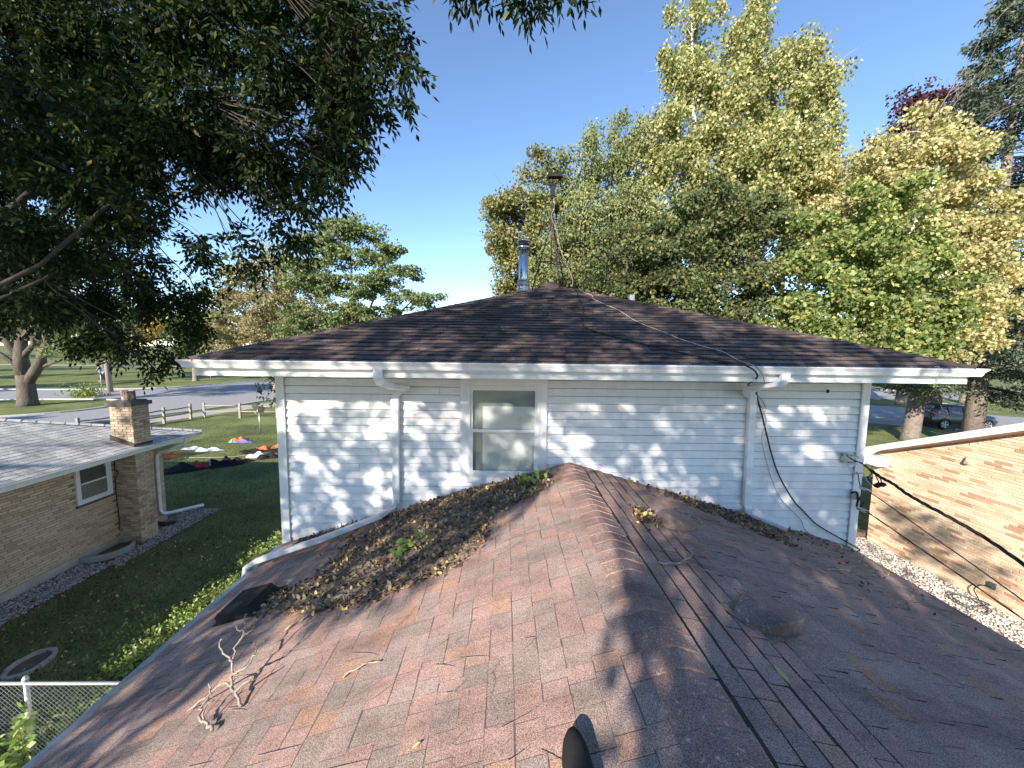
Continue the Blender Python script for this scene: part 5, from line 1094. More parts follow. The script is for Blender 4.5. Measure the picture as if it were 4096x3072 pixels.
# grass
def blades(name, P, h, w, mat, label, cat, seed=2, kind='stuff', lean=.5):
    rng = np.random.default_rng(seed); n = len(P); D = rng.normal(size=(n, 3))*lean; D[:, 2] = 1
    V, F = leaf_arrays(P, h, w, D=D, rng=rng); return tag(np_mesh(name, V, F, mat, None, kind), label, cat)
n = 62000; d = 4+30*rng.uniform(size=n)**1.6; th = rng.uniform(-.2, 1, n)
Pb = np.stack([rng.uniform(-10.0, -3.0, n)*1.0, 3.6+22*rng.uniform(size=n)**1.5, np.zeros(n)], 1)
Pb[:, 0] -= np.where(Pb[:, 1] > 12.5, rng.uniform(0, .62, n)*Pb[:, 1], 0)
bad = (Pb[:, 0] < -9.4) & (Pb[:, 1] < 12.3); bad |= ((Pb[:, 0]+7.87)**2+(Pb[:, 1]-6.08)**2 < .08); Pb = Pb[~bad]
blades('grass', Pb, .075, .016, F_BLADE, 'mown lawn grass between the two houses and towards the rail fence', 'grass')
# weeds: a lush strip along the eave and a thicket behind the chain link fence
P = []; rr = random.Random(6)
for i in range(700):
    y = rr.uniform(4.2, 11.0); x = -5.7-abs(rr.gauss(0, .55 if y < 7.5 else .35)); P += [(x+rr.gauss(0, .05), y+rr.gauss(0, .05), rr.uniform(.02, .16)) for _ in range(11)]
for i in range(420):
    y = rr.uniform(3.0, 5.2); x = rr.uniform(-6.6, -3.6); P += [(x+rr.gauss(0, .07), y+rr.gauss(0, .07), rr.uniform(.02, .22)) for _ in range(9)]
leaf_mesh('weeds', np.array(P), .065, .04, F_WEED, None, 'stuff', droop=-.3)
tag(bpy.data.objects['weeds'], 'bright green weeds along the foot of the white house', 'weeds')
P = []; D = []; stemb = MB()
for i in range(90):
    x, y = rr.uniform(-7.6, -4.4), rr.uniform(3.1, 4.55); h = rr.uniform(.25, .95) if x < -5.0 else rr.uniform(.15, .5); dx, dy = rr.gauss(0, .15), rr.gauss(0, .15)
    stemb.tube([(x, y, 0), (x+dx*.5, y+dy*.5, h*.55), (x+dx, y+dy, h)], [.006, .005, .002], 3, cap=False)
    for k in range(int(16+h*34)):
        s = rr.random()**.7; a = rr.uniform(0, 6.28); P.append((x+dx*s+cos(a)*.03, y+dy*s+sin(a)*.03, h*s)); D.append((cos(a), sin(a), rr.uniform(-.2, .6)))
wp = empty('weed_thicket', (-6.0, 3.9, 0), 'sunlit leafy weeds climbing behind the chain link fence', 'weeds')
stemb.build('stems', F_WEED, wp, 'stuff', fix=False); leaf_mesh('leaves', np.array(P), .10, .065, F_WEED, wp, 'stuff', D=np.array(D))
# fallen leaves on the dark ground by the bungalow
n = 900; Pl = np.stack([rng.uniform(-9.9, -5.5, n), rng.uniform(4.6, 10.5, n), rng.uniform(.03, .07, n)], 1)
leaf_mesh('fallen_leaves', Pl, .07, .045, F_LITTER, None, 'stuff', flat=.9); tag(bpy.data.objects['fallen_leaves'], 'scattered brown and yellow leaves on the shaded lawn beside the bungalow', 'fallen leaves')

# ================================================================== ON THE LOWER ROOF
def on_roof(x, y, h=0.0):
    s = 1 if x > RX else -1; q = Vector((s*SL, 0, 1)).normalized(); return Vector((x, y, zl(x)+.008)) + q*h
PILE = [(.55,4.45), (.40,4.80), (-.21,4.85), (-1.18,4.90), (-1.36,4.50), (-1.71,4.29), (-1.83,3.57), (-2.2,3.47), (-2.13,3.31), (-1.56,3.07), (-1.08,3.0), (-.81,3.06), (-.43,3.18), (-.22,3.45), (-.18,4.01), (.35,4.2)]
PILE_R = [(2.0,4.86), (2.6,4.93), (3.17,4.93), (3.5,4.8), (3.42,4.45), (3.29,4.15), (3.0,4.25), (2.7,4.45), (2.34,4.6), (2.0,4.7)]
def edge_dist(x, y, poly):
    best = 9
    for i in range(len(poly)):
        a = Vector(poly[i]); b_ = Vector(poly[(i+1) % len(poly)]); p = Vector((x, y)); ab = b_-a; t = max(0, min(1, (p-a).dot(ab)/ab.length_squared)); best = min(best, (a+ab*t-p).length)
    return best
def litter(name, poly, nleaf, ntwig, hmax, label, seed, extra=()):
    rr = random.Random(seed); t = empty(name, on_roof(sum(p[0] for p in poly)/len(poly), sum(p[1] for p in poly)/len(poly)), label, 'leaf litter')
    xs = [p[0] for p in poly]; ys = [p[1] for p in poly]; pts = []; tw = MB(); mb = MB()
    # matted base, a real lumpy mound
    step = .05; ix = {}; nx = int((max(xs)-min(xs))/step)+2; ny = int((max(ys)-min(ys))/step)+2
    def hh(x, y):
        if not inpoly(x, y, poly): return -1
        return min(edge_dist(x, y, poly)/.35, 1)**.8*hmax*(.75+.4*sin(x*7+y*3)*cos(y*9-x*4))
    for i in range(nx):
        for j in range(ny):
            x, y = min(xs)+i*step, min(ys)+j*step; h = hh(x, y)
            if h >= 0: ix[(i, j)] = len(mb.v); mb.v.append(tuple(on_roof(x, y, h*.7+rr.uniform(-.006, .008))))
    for (i, j) in ix:
        if all(k in ix for k in ((i+1, j), (i, j+1), (i+1, j+1))): mb.f.append((ix[(i, j)], ix[(i+1, j)], ix[(i+1, j+1)], ix[(i, j+1)])); mb.sm.append(True)
    mb.build('matted_base', simple('matted_dark_litter', (.035,.026,.02), (.075,.055,.04), 30, .95, bmp=.8), t)
    while len(pts) < nleaf:
        x, y = rr.uniform(min(xs)-.12, max(xs)+.12), rr.uniform(min(ys)-.12, min(max(ys)+.12, 4.93)); h = hh(x, y)
        if h < 0:
            if edge_dist(x, y, poly) > abs(rr.gauss(0, .05)): continue
            h = 0
        pts.append(tuple(on_roof(x, y, h*rr.uniform(.7, 1.1)+rr.uniform(0, .02))))
    leaf_mesh('dry_leaves', np.array(pts), .048, .030, F_LITTER, t, 'stuff', flat=.45, fold=True)
    k = 0
    while k < ntwig:
        x, y = rr.uniform(min(xs), max(xs)), rr.uniform(min(ys), max(ys)); h = hh(x, y)
        if h < 0: continue
        a = rr.gauss(.45, .5); L = rr.uniform(.08, .35); c = on_roof(x, y, h+rr.uniform(.0, .02)); d = Vector((cos(a), sin(a), SL*cos(a)*(1 if x < RX else -1)))
        tw.tube([c-d*L/2, c+Vector((0, 0, rr.uniform(0, .015))), c+d*L/2+Vector((rr.gauss(0, .02), rr.gauss(0, .02), 0))], [.0028, .0028, .0015], 3, cap=False); k += 1
    tw.build('twigs', M_TWIG, t, 'stuff', fix=False)
    return t
lp = litter('leaf_pile', PILE, 14000, 3000, .035, 'deep drift of dry brown leaves and twigs against the white wall, left of the ridge', 3)
lr_ = litter('leaf_pile', PILE_R, 1000, 260, .014, 'thin line of dry leaves below the right downspout', 4)
# debris along the foot of the wall
P = [tuple(on_roof(x, rr.uniform(4.72, 4.9), rr.uniform(0, .025))) for x in [rr.uniform(-2.7, -1.3) for _ in range(420)]]
P += [tuple(on_roof(x, 4.9-abs(rr.gauss(0, .10)), rr.uniform(0, .02))) for x in [rr.uniform(1.6, 4.6) for _ in range(260)]]
P += [tuple(on_roof(rr.uniform(-2.1, -1.2), rr.uniform(4.1, 4.7), .006)) for _ in range(150)]
P += [tuple(on_roof(x, y, .006)) for x, y in [(rr.uniform(3.5, 4.6), rr.uniform(3.2, 4.8)) for _ in range(110)]]
leaf_mesh('leaf_scatter', np.array(P), .045, .028, F_LITTER, None, 'stuff', flat=.7, fold=True); tag(bpy.data.objects['leaf_scatter'], 'dry leaf crumbs lying where the lower roof meets the white wall', 'leaf litter')
# living vine leaves in the drift
for nm, c, nn, lab in (('vine_sprig', (-.88, 3.58), 12, 'small sprig of bright green vine leaves on the brown leaf drift'), ('vine_sprig', (.40, 4.42), 16, 'green and yellow vine sprig near the ridge end of the leaf drift')):
    t = empty(nm, on_roof(*c, .1), lab, 'vine'); b = MB(); b.tube([on_roof(c[0]-.2, c[1]-.03, .11), on_roof(c[0], c[1], .12), on_roof(c[0]+.2, c[1]+.04, .10)], [.003]*3, 4); b.build('stem', F_VINE, t)
    P = np.array([tuple(on_roof(c[0]+rr.uniform(-.2, .2), c[1]+rr.gauss(0, .04), .12+rr.uniform(0, .03))) for _ in range(nn)]); V, Fq = leaf_arrays(P, .085, .065, flat=.6, fold=True, droop=0)
    np_mesh('leaves', V, Fq, F_VINE, t, 'stuff')
def fallen(x, y, yaw, L, lab, mat=F_YLEAF):
    """single curled leaf"""
    c = on_roof(x, y, .004); s = 1 if x > RX else -1; nn = Vector((s*SL, 0, 1)).normalized(); D = Vector((cos(yaw), sin(yaw), 0)); D = (D-nn*D.dot(nn)).normalized(); S = nn.cross(D)
    b = MB(); n = 6; vs = []
    for i in range(n+1):
        u = i/n; w = sin(pi*min(u*1.02, 1))**.8*L*.2; up = .5*L*u*u*.35
        vs += [c+D*L*u-S*w+nn*(up+w*.35), c+D*L*u+nn*up, c+D*L*u+S*w+nn*(up+w*.25)]
    b.add(vs, [(3*i+j, 3*i+j+1, 3*i+3+j+1, 3*i+3+j) for i in range(n) for j in (0, 1)], True)
    b.tube([c-D*L*.3+nn*.004, c+nn*.002], [.0015, .0012], 4)
    return tag(b.build('fallen_leaf', mat, fix=False), lab, 'leaf', 'single leaves lying on the lower roof')
for a in [(-.42,1.63,.3,.05,'small yellow leaf on the sunlit shingles near the bottom edge'), (-1.73,2.87,.9,.085,'slim yellow leaf above the forked dead branch'),
          (1.45,1.76,1.9,.10,'pale elongated leaf right of the ridge near the bottom'), (2.51,2.84,1.5,.07,'yellowish heart shaped leaf in the shade between the second vent and the cable side'), (2.85,2.91,2.2,.07,'pale green leaf just right of the heart shaped one'),
          (3.2,3.56,2.7,.09,'narrow pale leaf left of the forked twigs on the right slope'), (3.44,4.0,.6,.06,'orange leaf above the forked twigs'), (3.56,3.7,2.8,.10,'long yellow leaf lying along the forked twigs'), (4.08,3.93,1.1,.06,'small orange leaf right of the forked twigs'),
          (3.74,3.2,2.3,.06,'faded curled leaf lowest on the right slope'), (4.34,4.45,2.6,.07,'yellow leaf near the right eave beside the wall corner'), (4.23,4.59,2.9,.09,'narrow yellow leaf close to the wall corner'), (2.0,4.3,.5,.06,'yellow leaf on the lit shingles above the first vent'),
          (2.95,3.55,2.9,.08,'yellow leaf below the thin leaf line'), (-2.12,3.30,.8,.07,'yellow leaf stuck beside the black box vent')]: fallen(*a)
def stick(name, label, paths, mat=M_TWIG, cat='dead branch'):
    b = MB()
    for pts, r0_, r1_ in paths:
        q = smoothstep_pts([on_roof(x, y, h) for x, y, h in pts], 4); n = len(q); q = [p+Vector((rr.gauss(0, .006), rr.gauss(0, .006), rr.gauss(0, .005))) for p in q]
        b.tube(q, list(np.linspace(r0_, r1_, n)), 6)
    return tag(b.build(name, mat), label, cat)
stick('dead_branch', 'pale forked dead branch standing up on the sunlit left slope', [
    ([(-1.60,2.20,.01), (-1.68,2.27,.05), (-1.76,2.33,.09), (-1.86,2.32,.06), (-2.0,2.28,.02)], .0095, .005),
    ([(-1.70,2.28,.05), (-1.74,2.38,.12), (-1.76,2.46,.20), (-1.74,2.55,.27), (-1.73,2.62,.36)], .009, .005),
    ([(-1.75,2.42,.16), (-1.82,2.45,.21), (-1.86,2.48,.25), (-1.86,2.52,.29)], .008, .004), ([(-1.74,2.5,.24), (-1.68,2.53,.27), (-1.66,2.56,.30)], .007, .003),
    ([(-1.76,2.36,.10), (-1.66,2.36,.13), (-1.62,2.42,.16), (-1.64,2.50,.2)], .009, .003), ([(-1.73,2.55,.27), (-1.80,2.58,.28), (-1.82,2.62,.30)], .007, .003),
    ([(-1.68,2.27,.05), (-1.60,2.31,.09), (-1.56,2.30,.11)], .008, .003), ([(-1.86,2.32,.06), (-1.90,2.37,.09)], .006, .003), ([(-1.62,2.42,.16), (-1.58,2.46,.19), (-1.59,2.52,.2)], .005, .002)])
stick('dead_branch', 'small curved piece of dead branch left of the forked one, near the eave', [([(-1.67,2.06,.02), (-1.74,2.10,.03), (-1.80,2.14,.04), (-1.84,2.20,.06), (-1.80,2.24,.09)], .010, .004), ([(-1.78,2.12,.03), (-1.78,2.17,.08), (-1.75,2.20,.1)], .006, .003)])
stick('dead_branch', 'grey forked twig lying right of the ridge', [([(1.14,2.68,.015), (1.32,2.75,.03), (1.45,2.86,.06), (1.54,2.99,.08)], .008, .005), ([(1.36,2.78,.03), (1.50,2.78,.03), (1.62,2.76,.01)], .006, .003), ([(1.40,2.82,.045), (1.38,2.88,.08)], .005, .002)])
stick('dead_branch', 'branching twig lying far down the right slope', [([(3.25,3.66,.01), (3.57,3.80,.02), (3.66,3.79,.02), (3.72,3.70,.02), (3.72,3.60,.01)], .009, .004), ([(3.62,3.79,.02), (3.85,3.98,.03), (4.10,4.10,.02)], .007, .003), ([(3.70,3.74,.02), (3.90,3.84,.03), (4.06,3.94,.02)], .006, .003)])
stick('dead_branch', 'thin pale twig on the sunlit shingles below the leaf drift', [([(-.97,2.21,.01), (-.86,2.25,.015), (-.76,2.25,.01)], .006, .004)])
stick('dead_branch', 'short pale twig in the shade right of the second vent', [([(2.72,2.28,.01), (2.86,2.27,.01), (2.98,2.24,.01)], .006, .004)])
stick('dead_branch', 'curled grey twigs caught on the first vent', [([(1.78,3.90,.09), (1.90,3.86,.10), (1.98,3.95,.08), (2.08,3.90,.06)], .008, .004), ([(1.84,3.82,.09), (1.94,3.80,.11), (2.0,3.70,.09)], .006, .003)])
b = MB()
for i in range(210):
    if i < 150: x, y = rr.uniform(-2.3, .2), rr.uniform(.9, 4.2)
    else: x, y = rr.uniform(1.2, 3.9), rr.uniform(1.5, 4.4)
    a = rr.gauss(.35, .55); L = rr.uniform(.05, .24)
    q = [on_roof(x+cos(a)*L*u+sin(u*2.5)*L*.18, y+sin(a)*L*u, .008) for u in (0, .33, .66, 1)]; b.tube(q, [.0018, .0018, .0015, .001], 3, cap=False)
tag(b.build('fine_twigs', M_TWIG, None, 'stuff', fix=False), 'thin needles and twig bits strewn over the lower roof', 'twigs')
n = 260; P = np.array([tuple(on_roof(1.36+rr.gauss(0, .05), 3.58+rr.gauss(0, .07), abs(rr.gauss(0, .03)))) for _ in range(n)])
leaf_mesh('leaf_clump', P, .05, .03, F_LITTER, None, 'stuff', flat=.4, fold=True); tag(bpy.data.objects['leaf_clump'], 'handful of dry leaves caught on the uphill side of the first vent', 'leaf litter')
# dark rounded thing at the bottom edge
b = MB(); c = on_roof(.30, 1.40, 0)
prof = [(-.30, .07, .07), (-.10, .065, .08), (.0, .056, .08), (.045, .046, .07), (.075, .03, .055), (.09, .012, .03)]
vs = []; k = 8
for (a, w, h) in prof:
    for j in range(k):
        t_ = pi*j/(k-1); vs.append(c + Vector((cos(t_)*w, a, max(0, sin(t_))*h)) + Vector((0, 0, .015)))
b.add(vs, [(i*k+j, i*k+j+1, (i+1)*k+j+1, (i+1)*k+j) for i in range(len(prof)-1) for j in range(k-1)], True)
tag(b.build('shoe_toe', M_BLACK), 'matte black pointed toe poking up at the bottom edge of the picture', 'shoe')

# ================================================================== ANTENNA TRIPOD, CABLES
am = empty('antenna_mast', (1.07, 9.5, 6.74), 'dark rotator mast on a tripod standing on the roof peak', 'antenna')
TX, TY = 1.07, 9.5
b = MB(); b.tube([(TX, TY, 7.3), (TX, TY, 9.25)], .015, 8); b.build('pole', M_DARKMETAL, am)
for (x, y) in ((.56, 9.2), (1.26, 9.05), (1.52, 9.7)):
    b = MB(); b.tube([(TX, TY, 8.45), (TX+(x-TX)*.12, TY+(y-TY)*.12, 8.2), (x, y, AZ-abs(x-AX)*.3-.02)], [.020, .018, .016], 6); b.build('leg', M_DARKMETAL, am)
b = MB(); b.tube([(TX+(.56-TX)*.6, 9.32, 7.42), (TX+(1.26-TX)*.6, 9.23, 7.42), (TX+(1.52-TX)*.6, 9.62, 7.42), (TX+(.56-TX)*.6, 9.32, 7.42)], .012, 5); b.build('brace_ring', M_DARKMETAL, am)
b = MB(); b.box((TX-.05, TY-.05, 8.98), (TX+.06, TY+.05, 9.24)); b.box((TX-.035, TY-.035, 8.93), (TX+.045, TY+.035, 8.98)); b.box((TX-.065, TY-.06, 9.21), (TX+.075, TY+.06, 9.23)); b.build('rotator_housing', M_BLACK, am)
b = MB(); b.tube([(TX+.02, TY, 9.25), (TX+.07, TY, 9.30), (TX+.09, TY, 9.42)], .022, 6); b.tube([(TX-.03, TY, 9.25), (TX-.03, TY, 9.42)], .018, 6); b.build('bracket', M_DARKMETAL, am)
b = MB(); b.box((TX-.11, TY-.09, 9.40), (TX+.22, TY+.09, 9.47)); b.box((TX-.115, TY-.095, 9.465), (TX+.225, TY+.095, 9.485)); b.build('head_plate', M_BLACK, am)
b = MB(); b.tube(smoothstep_pts([(TX+.03,TY-.03,8.95), (TX+.04,TY-.04,8.7), (TX-.02,TY-.03,8.5), (TX+.1,TY-.05,8.2), (TX+.22,TY-.1,7.7), (TX+.42,TY-.5,7.05), (1.44,8.5,6.74)], 5), .005, 5); b.build('lead_wire', M_WIRE_TAN, am)
def cable(name, label, pts, r, mat, cat='cable', n=6, group=None):
    b = MB(); b.tube(smoothstep_pts(pts, n), r, 6); return tag(b.build(name, mat), label, cat, group)
def up(x, y, h=.022): return (x, y, EZ+sl_up*(y-EY)+h)
cable('antenna_cable', 'black cable crossing the upper roof and dropping beside the right downspout', [up(1.44,8.27), up(1.35,7.23), up(1.27,6.42), up(1.12,5.7), up(1.13,5.34), up(1.38,5.04), up(1.74,4.72), up(2.32,4.26), (2.55,4.04,5.235), (2.72,4.10,5.12), (3.02,4.72,4.97), (3.22,4.84,4.92), (3.26,4.90,4.82), (3.38,4.92,4.50), (3.52,4.92,4.06), (3.66,4.92,3.73), (3.88,4.92,3.40), (4.0,4.92,3.28), (4.21,4.91,3.08), (4.52,4.90,2.90), (4.76,4.86,2.77), (4.72,4.82,2.75)], .009, M_RUBBER)
cable('antenna_cable', 'pale tan twisted wire running diagonally over the upper roof', [up(1.51,8.21), up(1.50,7.8), up(1.63,7.46), up(1.60,7.2), up(1.64,6.96), up(1.84,6.37), up(1.93,5.74), up(2.10,5.33), up(2.16,5.2), up(2.25,4.97), up(2.40,4.72), up(2.56,4.52), up(2.60,4.25), (2.66,4.06,5.23), (2.74,4.06,5.15), (2.80,4.10,5.06)], .006, M_WIRE_TAN)
cable('antenna_cable', 'thin grey wire hanging in loops below the right downspout elbow', [(3.25,4.93,4.86), (3.36,4.92,4.74), (3.40,4.92,4.62), (3.32,4.92,4.52), (3.26,4.92,4.60), (3.30,4.92,4.72), (3.42,4.92,4.50), (3.38,4.92,4.25), (3.48,4.92,3.9), (3.60,4.92,3.6), (3.74,4.92,3.38), (3.98,4.92,3.16), (4.11,4.92,2.96), (4.54,4.92,2.77)], .005, M_WIRE_TAN)
b = MB(); b.box((4.205,4.918,4.86), (4.225,4.94,4.90)); tag(b.build('wall_clip', M_BLACK, wall), None, None)
# service drop
sd = empty('service_drop', (4.56, 4.9, 4.0), 'thick twisted power cable anchored on the wall corner and running out to the right', 'power cable')
b = MB(); b.box((4.47,4.90,3.93), (4.56,4.935,4.06)); b.box((4.47,4.80,4.02), (4.60,4.92,4.045)); b.box((4.47,4.80,3.935), (4.58,4.92,3.955)); b.build('wall_bracket', M_GALV, sd)
def ray_pt(px, py, d):    # helper for long sagging spans: a point at distance d along a view direction (used once to find the far ends)
    v = fw + cr*((px-512)/F_PX) - cu*((py-384)/F_PX); return CAM_POS + v*d
import itertools
def span(label, pts, r, strands=1, parent=None, name='cable_span'):
    q = smoothstep_pts(pts, 10); b = MB()
    if strands == 1: b.tube(q, r, 6)
    else:
        for s in range(strands):
            w = []
            for i, p in enumerate(q):
                d = (q[min(i+1, len(q)-1)]-q[max(i-1, 0)]).normalized(); a = d.orthogonal().normalized(); c_ = d.cross(a); t_ = i*.45+2*pi*s/strands; w.append(p+(a*cos(t_)+c_*sin(t_))*r*.8)
            b.tube(w, r*.75, 5)
    return b.build(name, M_RUBBER, parent)
span('', [(4.50,4.88,4.05), (4.33,4.67,4.08), (4.35,4.6,4.05), (4.37,4.52,4.04), (4.37,4.41,4.0)], .006, 2, sd, 'neutral_wire')
span('', [(4.37,4.41,4.0), (4.38,4.29,3.95), (4.39,4.15,3.92), (4.4,4.0,3.86), (4.43,3.84,3.81), (4.42,3.58,3.77), (4.39,3.28,3.72), (4.33,2.97,3.65), (4.27,2.66,3.56), (4.1,1.8,3.5), (3.9,0.5,3.6), (3.6,-1.5,4.0)], .012, 3, sd, 'twisted_cable')
for q in ([(4.37,4.5,4.02), (4.36,4.43,4.01), (4.39,4.41,3.95), (4.34,4.4,3.9), (4.36,4.35,3.84), (4.39,4.3,3.86)], [(4.37,4.42,4.0), (4.37,4.38,3.99), (4.37,4.33,3.94), (4.39,4.3,3.86)], [(4.38,4.36,3.98), (4.39,4.3,3.93), (4.39,4.28,3.88)]):
    b = MB(); b.tube(smoothstep_pts(q, 5), .0065, 5); b.build('drip_loop', M_RUBBER, sd)
b = MB(); b.box((4.33,4.27,3.835), (4.40,4.32,3.865), Matrix.Rotation(-.5, 3, 'Y')); b.build('splice_connector', M_BLACK, sd)
b = MB(); b.box((4.375,4.25,3.85), (4.42,4.30,3.88), Matrix.Rotation(-.5, 3, 'Y')); b.build('splice_connector', M_BLACK, sd)
b = MB(); b.tube(smoothstep_pts([(4.52,4.88,3.95), (4.3,4.67,4.01), (4.35,4.6,3.89), (4.38,4.51,3.92), (4.37,4.45,3.87), (4.36,4.36,3.82)], 4), .006, 5); b.build('tie_wire', M_GALV, sd)
c2 = empty('service_wire', (4.72, 4.85, 3.18), 'lowest paired black wire clamped on the wall corner and running right', 'cable')
b = MB(); b.box((4.655,4.87,3.44), (4.715,4.93,3.54)); b.build('wire_clamp', M_GALV, c2)
b = MB(); b.box((4.39,4.46,3.44), (4.45,4.56,3.475), Matrix.Rotation(.25, 3, 'Y')); b.build('tension_clamp', M_GALV, c2)
b = MB(); b.tube(smoothstep_pts([(4.62,4.90,3.52), (4.66,4.86,3.55), (4.69,4.86,3.47), (4.68,4.86,3.36), (4.73,4.86,3.33), (4.75,4.84,3.42)], 5), .010, 6); b.build('wire_loop', M_RUBBER, c2)
span('', [(4.70,4.84,3.50), (4.41,4.56,3.46), (4.42,4.46,3.46), (4.45,4.25,3.40), (4.38,3.75,3.34), (4.36,3.34,3.27), (4.33,2.93,3.20), (4.27,2.63,3.17), (4.1,1.5,3.2), (3.8,-1.5,3.9)], .006, 2, c2)
c3 = empty('service_wire', (4.4, 4.54, 3.74), 'middle black wire with a pale tension clamp between the twisted cable and the lowest wire', 'cable')
b = MB(); b.box((4.36,4.44,3.715), (4.44,4.52,3.745), Matrix.Rotation(.3, 3, 'Y')); b.build('tension_clamp', M_GALV, c3)
span('', [(4.74,4.96,3.80), (4.4,4.54,3.74), (4.38,4.44,3.73), (4.4,4.23,3.67), (4.38,3.77,3.55), (4.36,3.35,3.45), (4.33,2.94,3.35), (4.27,2.64,3.3), (4.1,1.5,3.3), (3.7,-1.5,3.95)], .006, 1, c3)
b = MB(); b.tube(smoothstep_pts([(10.1,7.35,.06), (10.3,7.7,.06), (10.0,8.0,.05), (9.75,7.7,.06), (9.9,7.3,.06), (10.2,7.4,.07), (10.15,7.8,.07), (9.9,7.85,.07), (9.85,7.5,.07), (10.3,7.5,.09), (10.38,7.72,.05)], 6), .012, 5); tag(b.build('coiled_cord', M_OUTLET), 'grey extension cord coiled on the pale gravel below the outlet', 'cord')

# ================================================================== YARD
# chain link fence
cf = empty('chain_link_fence', (-5.9, 4.5, 0), 'galvanised chain link fence at the bottom left corner', 'fence')
FYC = 4.48; x0f, x1f, zt = -9.2, -3.1, 1.19
b = MB(); b.tube([(x0f, FYC, zt), (x1f, FYC, zt)], .022, 8); b.build('top_rail', M_GALV, cf)
for x in (-8.9, -5.92, -3.2):
    b = MB(); b.tube([(x, FYC+.03, 0), (x, FYC+.03, 1.22)], .027, 8); lathe(b, x, FYC+.03, [(.035, 1.20), (.035, 1.23), (.02, 1.26), (.0, 1.265)], 8); b.build('post', M_GALV, cf)
V = []; F = []
step = .066
def rod(a, c, r=.0024):
    d = (c-a).normalized(); u = d.orthogonal().normalized(); w = d.cross(u); n0 = len(V)
    for p in (a, c):
        for t_ in (0, 2.094, 4.189): V.append(tuple(p+(u*cos(t_)+w*sin(t_))*r))
    for j in range(3): F.append((n0+j, n0+(j+1) % 3, n0+3+(j+1) % 3, n0+3+j))
nw = int((x1f+.1-x0f)/(step*2))
for i in range(nw*2):
    x = x0f+i*step
    for sg in (1, -1):
        # long diagonal wires, drawn as straight rods from bottom to top rail
        a = Vector((x, FYC-.004*sg, .03)); hgt = zt-.03
        c = Vector((x+sg*hgt*1.0, FYC-.004*sg, zt))
        if c.x > x1f or c.x < x0f:
            t_ = ((x1f if c.x > x1f else x0f)-x)/(sg*hgt*1.0); c = a.lerp(c, max(.01, t_))
        rod(a, c)
me = bpy.data.meshes.new('mesh_wires'); me.from_pydata(V, [], F); link_mesh('mesh_wires', me, M_GALV, cf, 'stuff')
# ring of edging stones
t = empty('stone_ring', (-7.9, 6.1, 0), 'small oval ring of pale edging stones around bare soil in the shaded lawn', 'garden ring')
for i in range(16):
    a = 2*pi*i/16; c = Vector((-7.9+.22*cos(a)*1.0+.0, 6.1+.30*sin(a), .03)); b = MB()
    b.box((c.x-.055, c.y-.028, 0), (c.x+.055, c.y+.028, .055+rr.uniform(-.01, .01)), Matrix.Rotation(atan2(.30*cos(a), -.22*sin(a)), 3, 'Z')); b.build('edging_stone', M_CONCRETE, t)
b = MB(); b.add([(-7.9+.2*cos(2*pi*i/18), 6.1+.28*sin(2*pi*i/18), .012) for i in range(18)], [tuple(range(18))]); b.build('soil', M_STUMP, t)
# split rail fence
def rail_fence(label, posts, zsag=0):
    t = empty('split_rail_fence', (*posts[0], 0), label, 'fence')
    for (x, y) in posts:
        b = MB(); b.box((x-.07, y-.06, 0), (x+.07, y+.06, 1.1), Matrix.Rotation(rr.uniform(-.2, .2), 3, 'Z')); b.build('post', M_WOODRAIL, t)
    for i in range(len(posts)-1):
        a, c = Vector((*posts[i], 0)), Vector((*posts[i+1], 0))
        for z_ in (.48, .88):
            b = MB(); p = [a.lerp(c, s)+Vector((0, 0, z_+rr.uniform(-.03, .03))) for s in (-.03, .33, .66, 1.03)]; b.tube(p, [.035, .05, .05, .035], 5); b.build('rail', M_WOODRAIL, t)
rail_fence('weathered split rail fence section running towards the corner behind the chimney', [(-24.3, 22.0), (-23.5, 24.0), (-22.9, 25.9), (-22.5, 27.6)])
rail_fence('weathered split rail fence section along the far side of the lawn', [(-22.0, 28.2), (-19.35, 28.1), (-16.6, 28.0), (-13.9, 27.9)])
# satellite dish on a pole
t = empty('satellite_dish', (-14.96, 23.4, 0), 'dark satellite dish on a pole in the lawn beside the white corner', 'satellite dish')
b = MB(); b.tube([(-14.96,23.4,0), (-14.96,23.4,1.25)], .03, 8); b.build('pole', M_GALV, t)
b = MB(); vs = []; R_ = .36; axis = Vector((.25, .75, .62)).normalized(); u_ = axis.cross(Vector((0, 0, 1))).normalized(); w_ = axis.cross(u_); c0 = Vector((-15.0, 23.36, 1.50)); k = 20
vs.append(c0-axis*.05)
for ri in (.5, 1.0):
    for j in range(k): vs.append(c0+(u_*cos(2*pi*j/k)*1.15+w_*sin(2*pi*j/k))*R_*ri+axis*(-.05+.07*ri*ri))
b.add(vs, [(0, 1+j, 1+(j+1) % k) for j in range(k)]+[(1+j, 1+k+j, 1+k+(j+1) % k, 1+(j+1) % k) for j in range(k)], True); b.build('reflector', M_OUTLET, t)
b = MB(); b.tube([(-14.96,23.4,1.22), (-15.0,23.30,1.45)], .03, 6); b.tube([c0-w_*.3-axis*.02, c0-w_*.05+axis*.42], .014, 5); b.box(tuple(c0+axis*.40-Vector((.05,.05,.05))), tuple(c0+axis*.40+Vector((.05,.05,.05)))); b.tube([(-14.96,23.4,.95), (-15.2,23.3,1.35)], .01, 4); b.build('feed_arm', M_GALV, t)
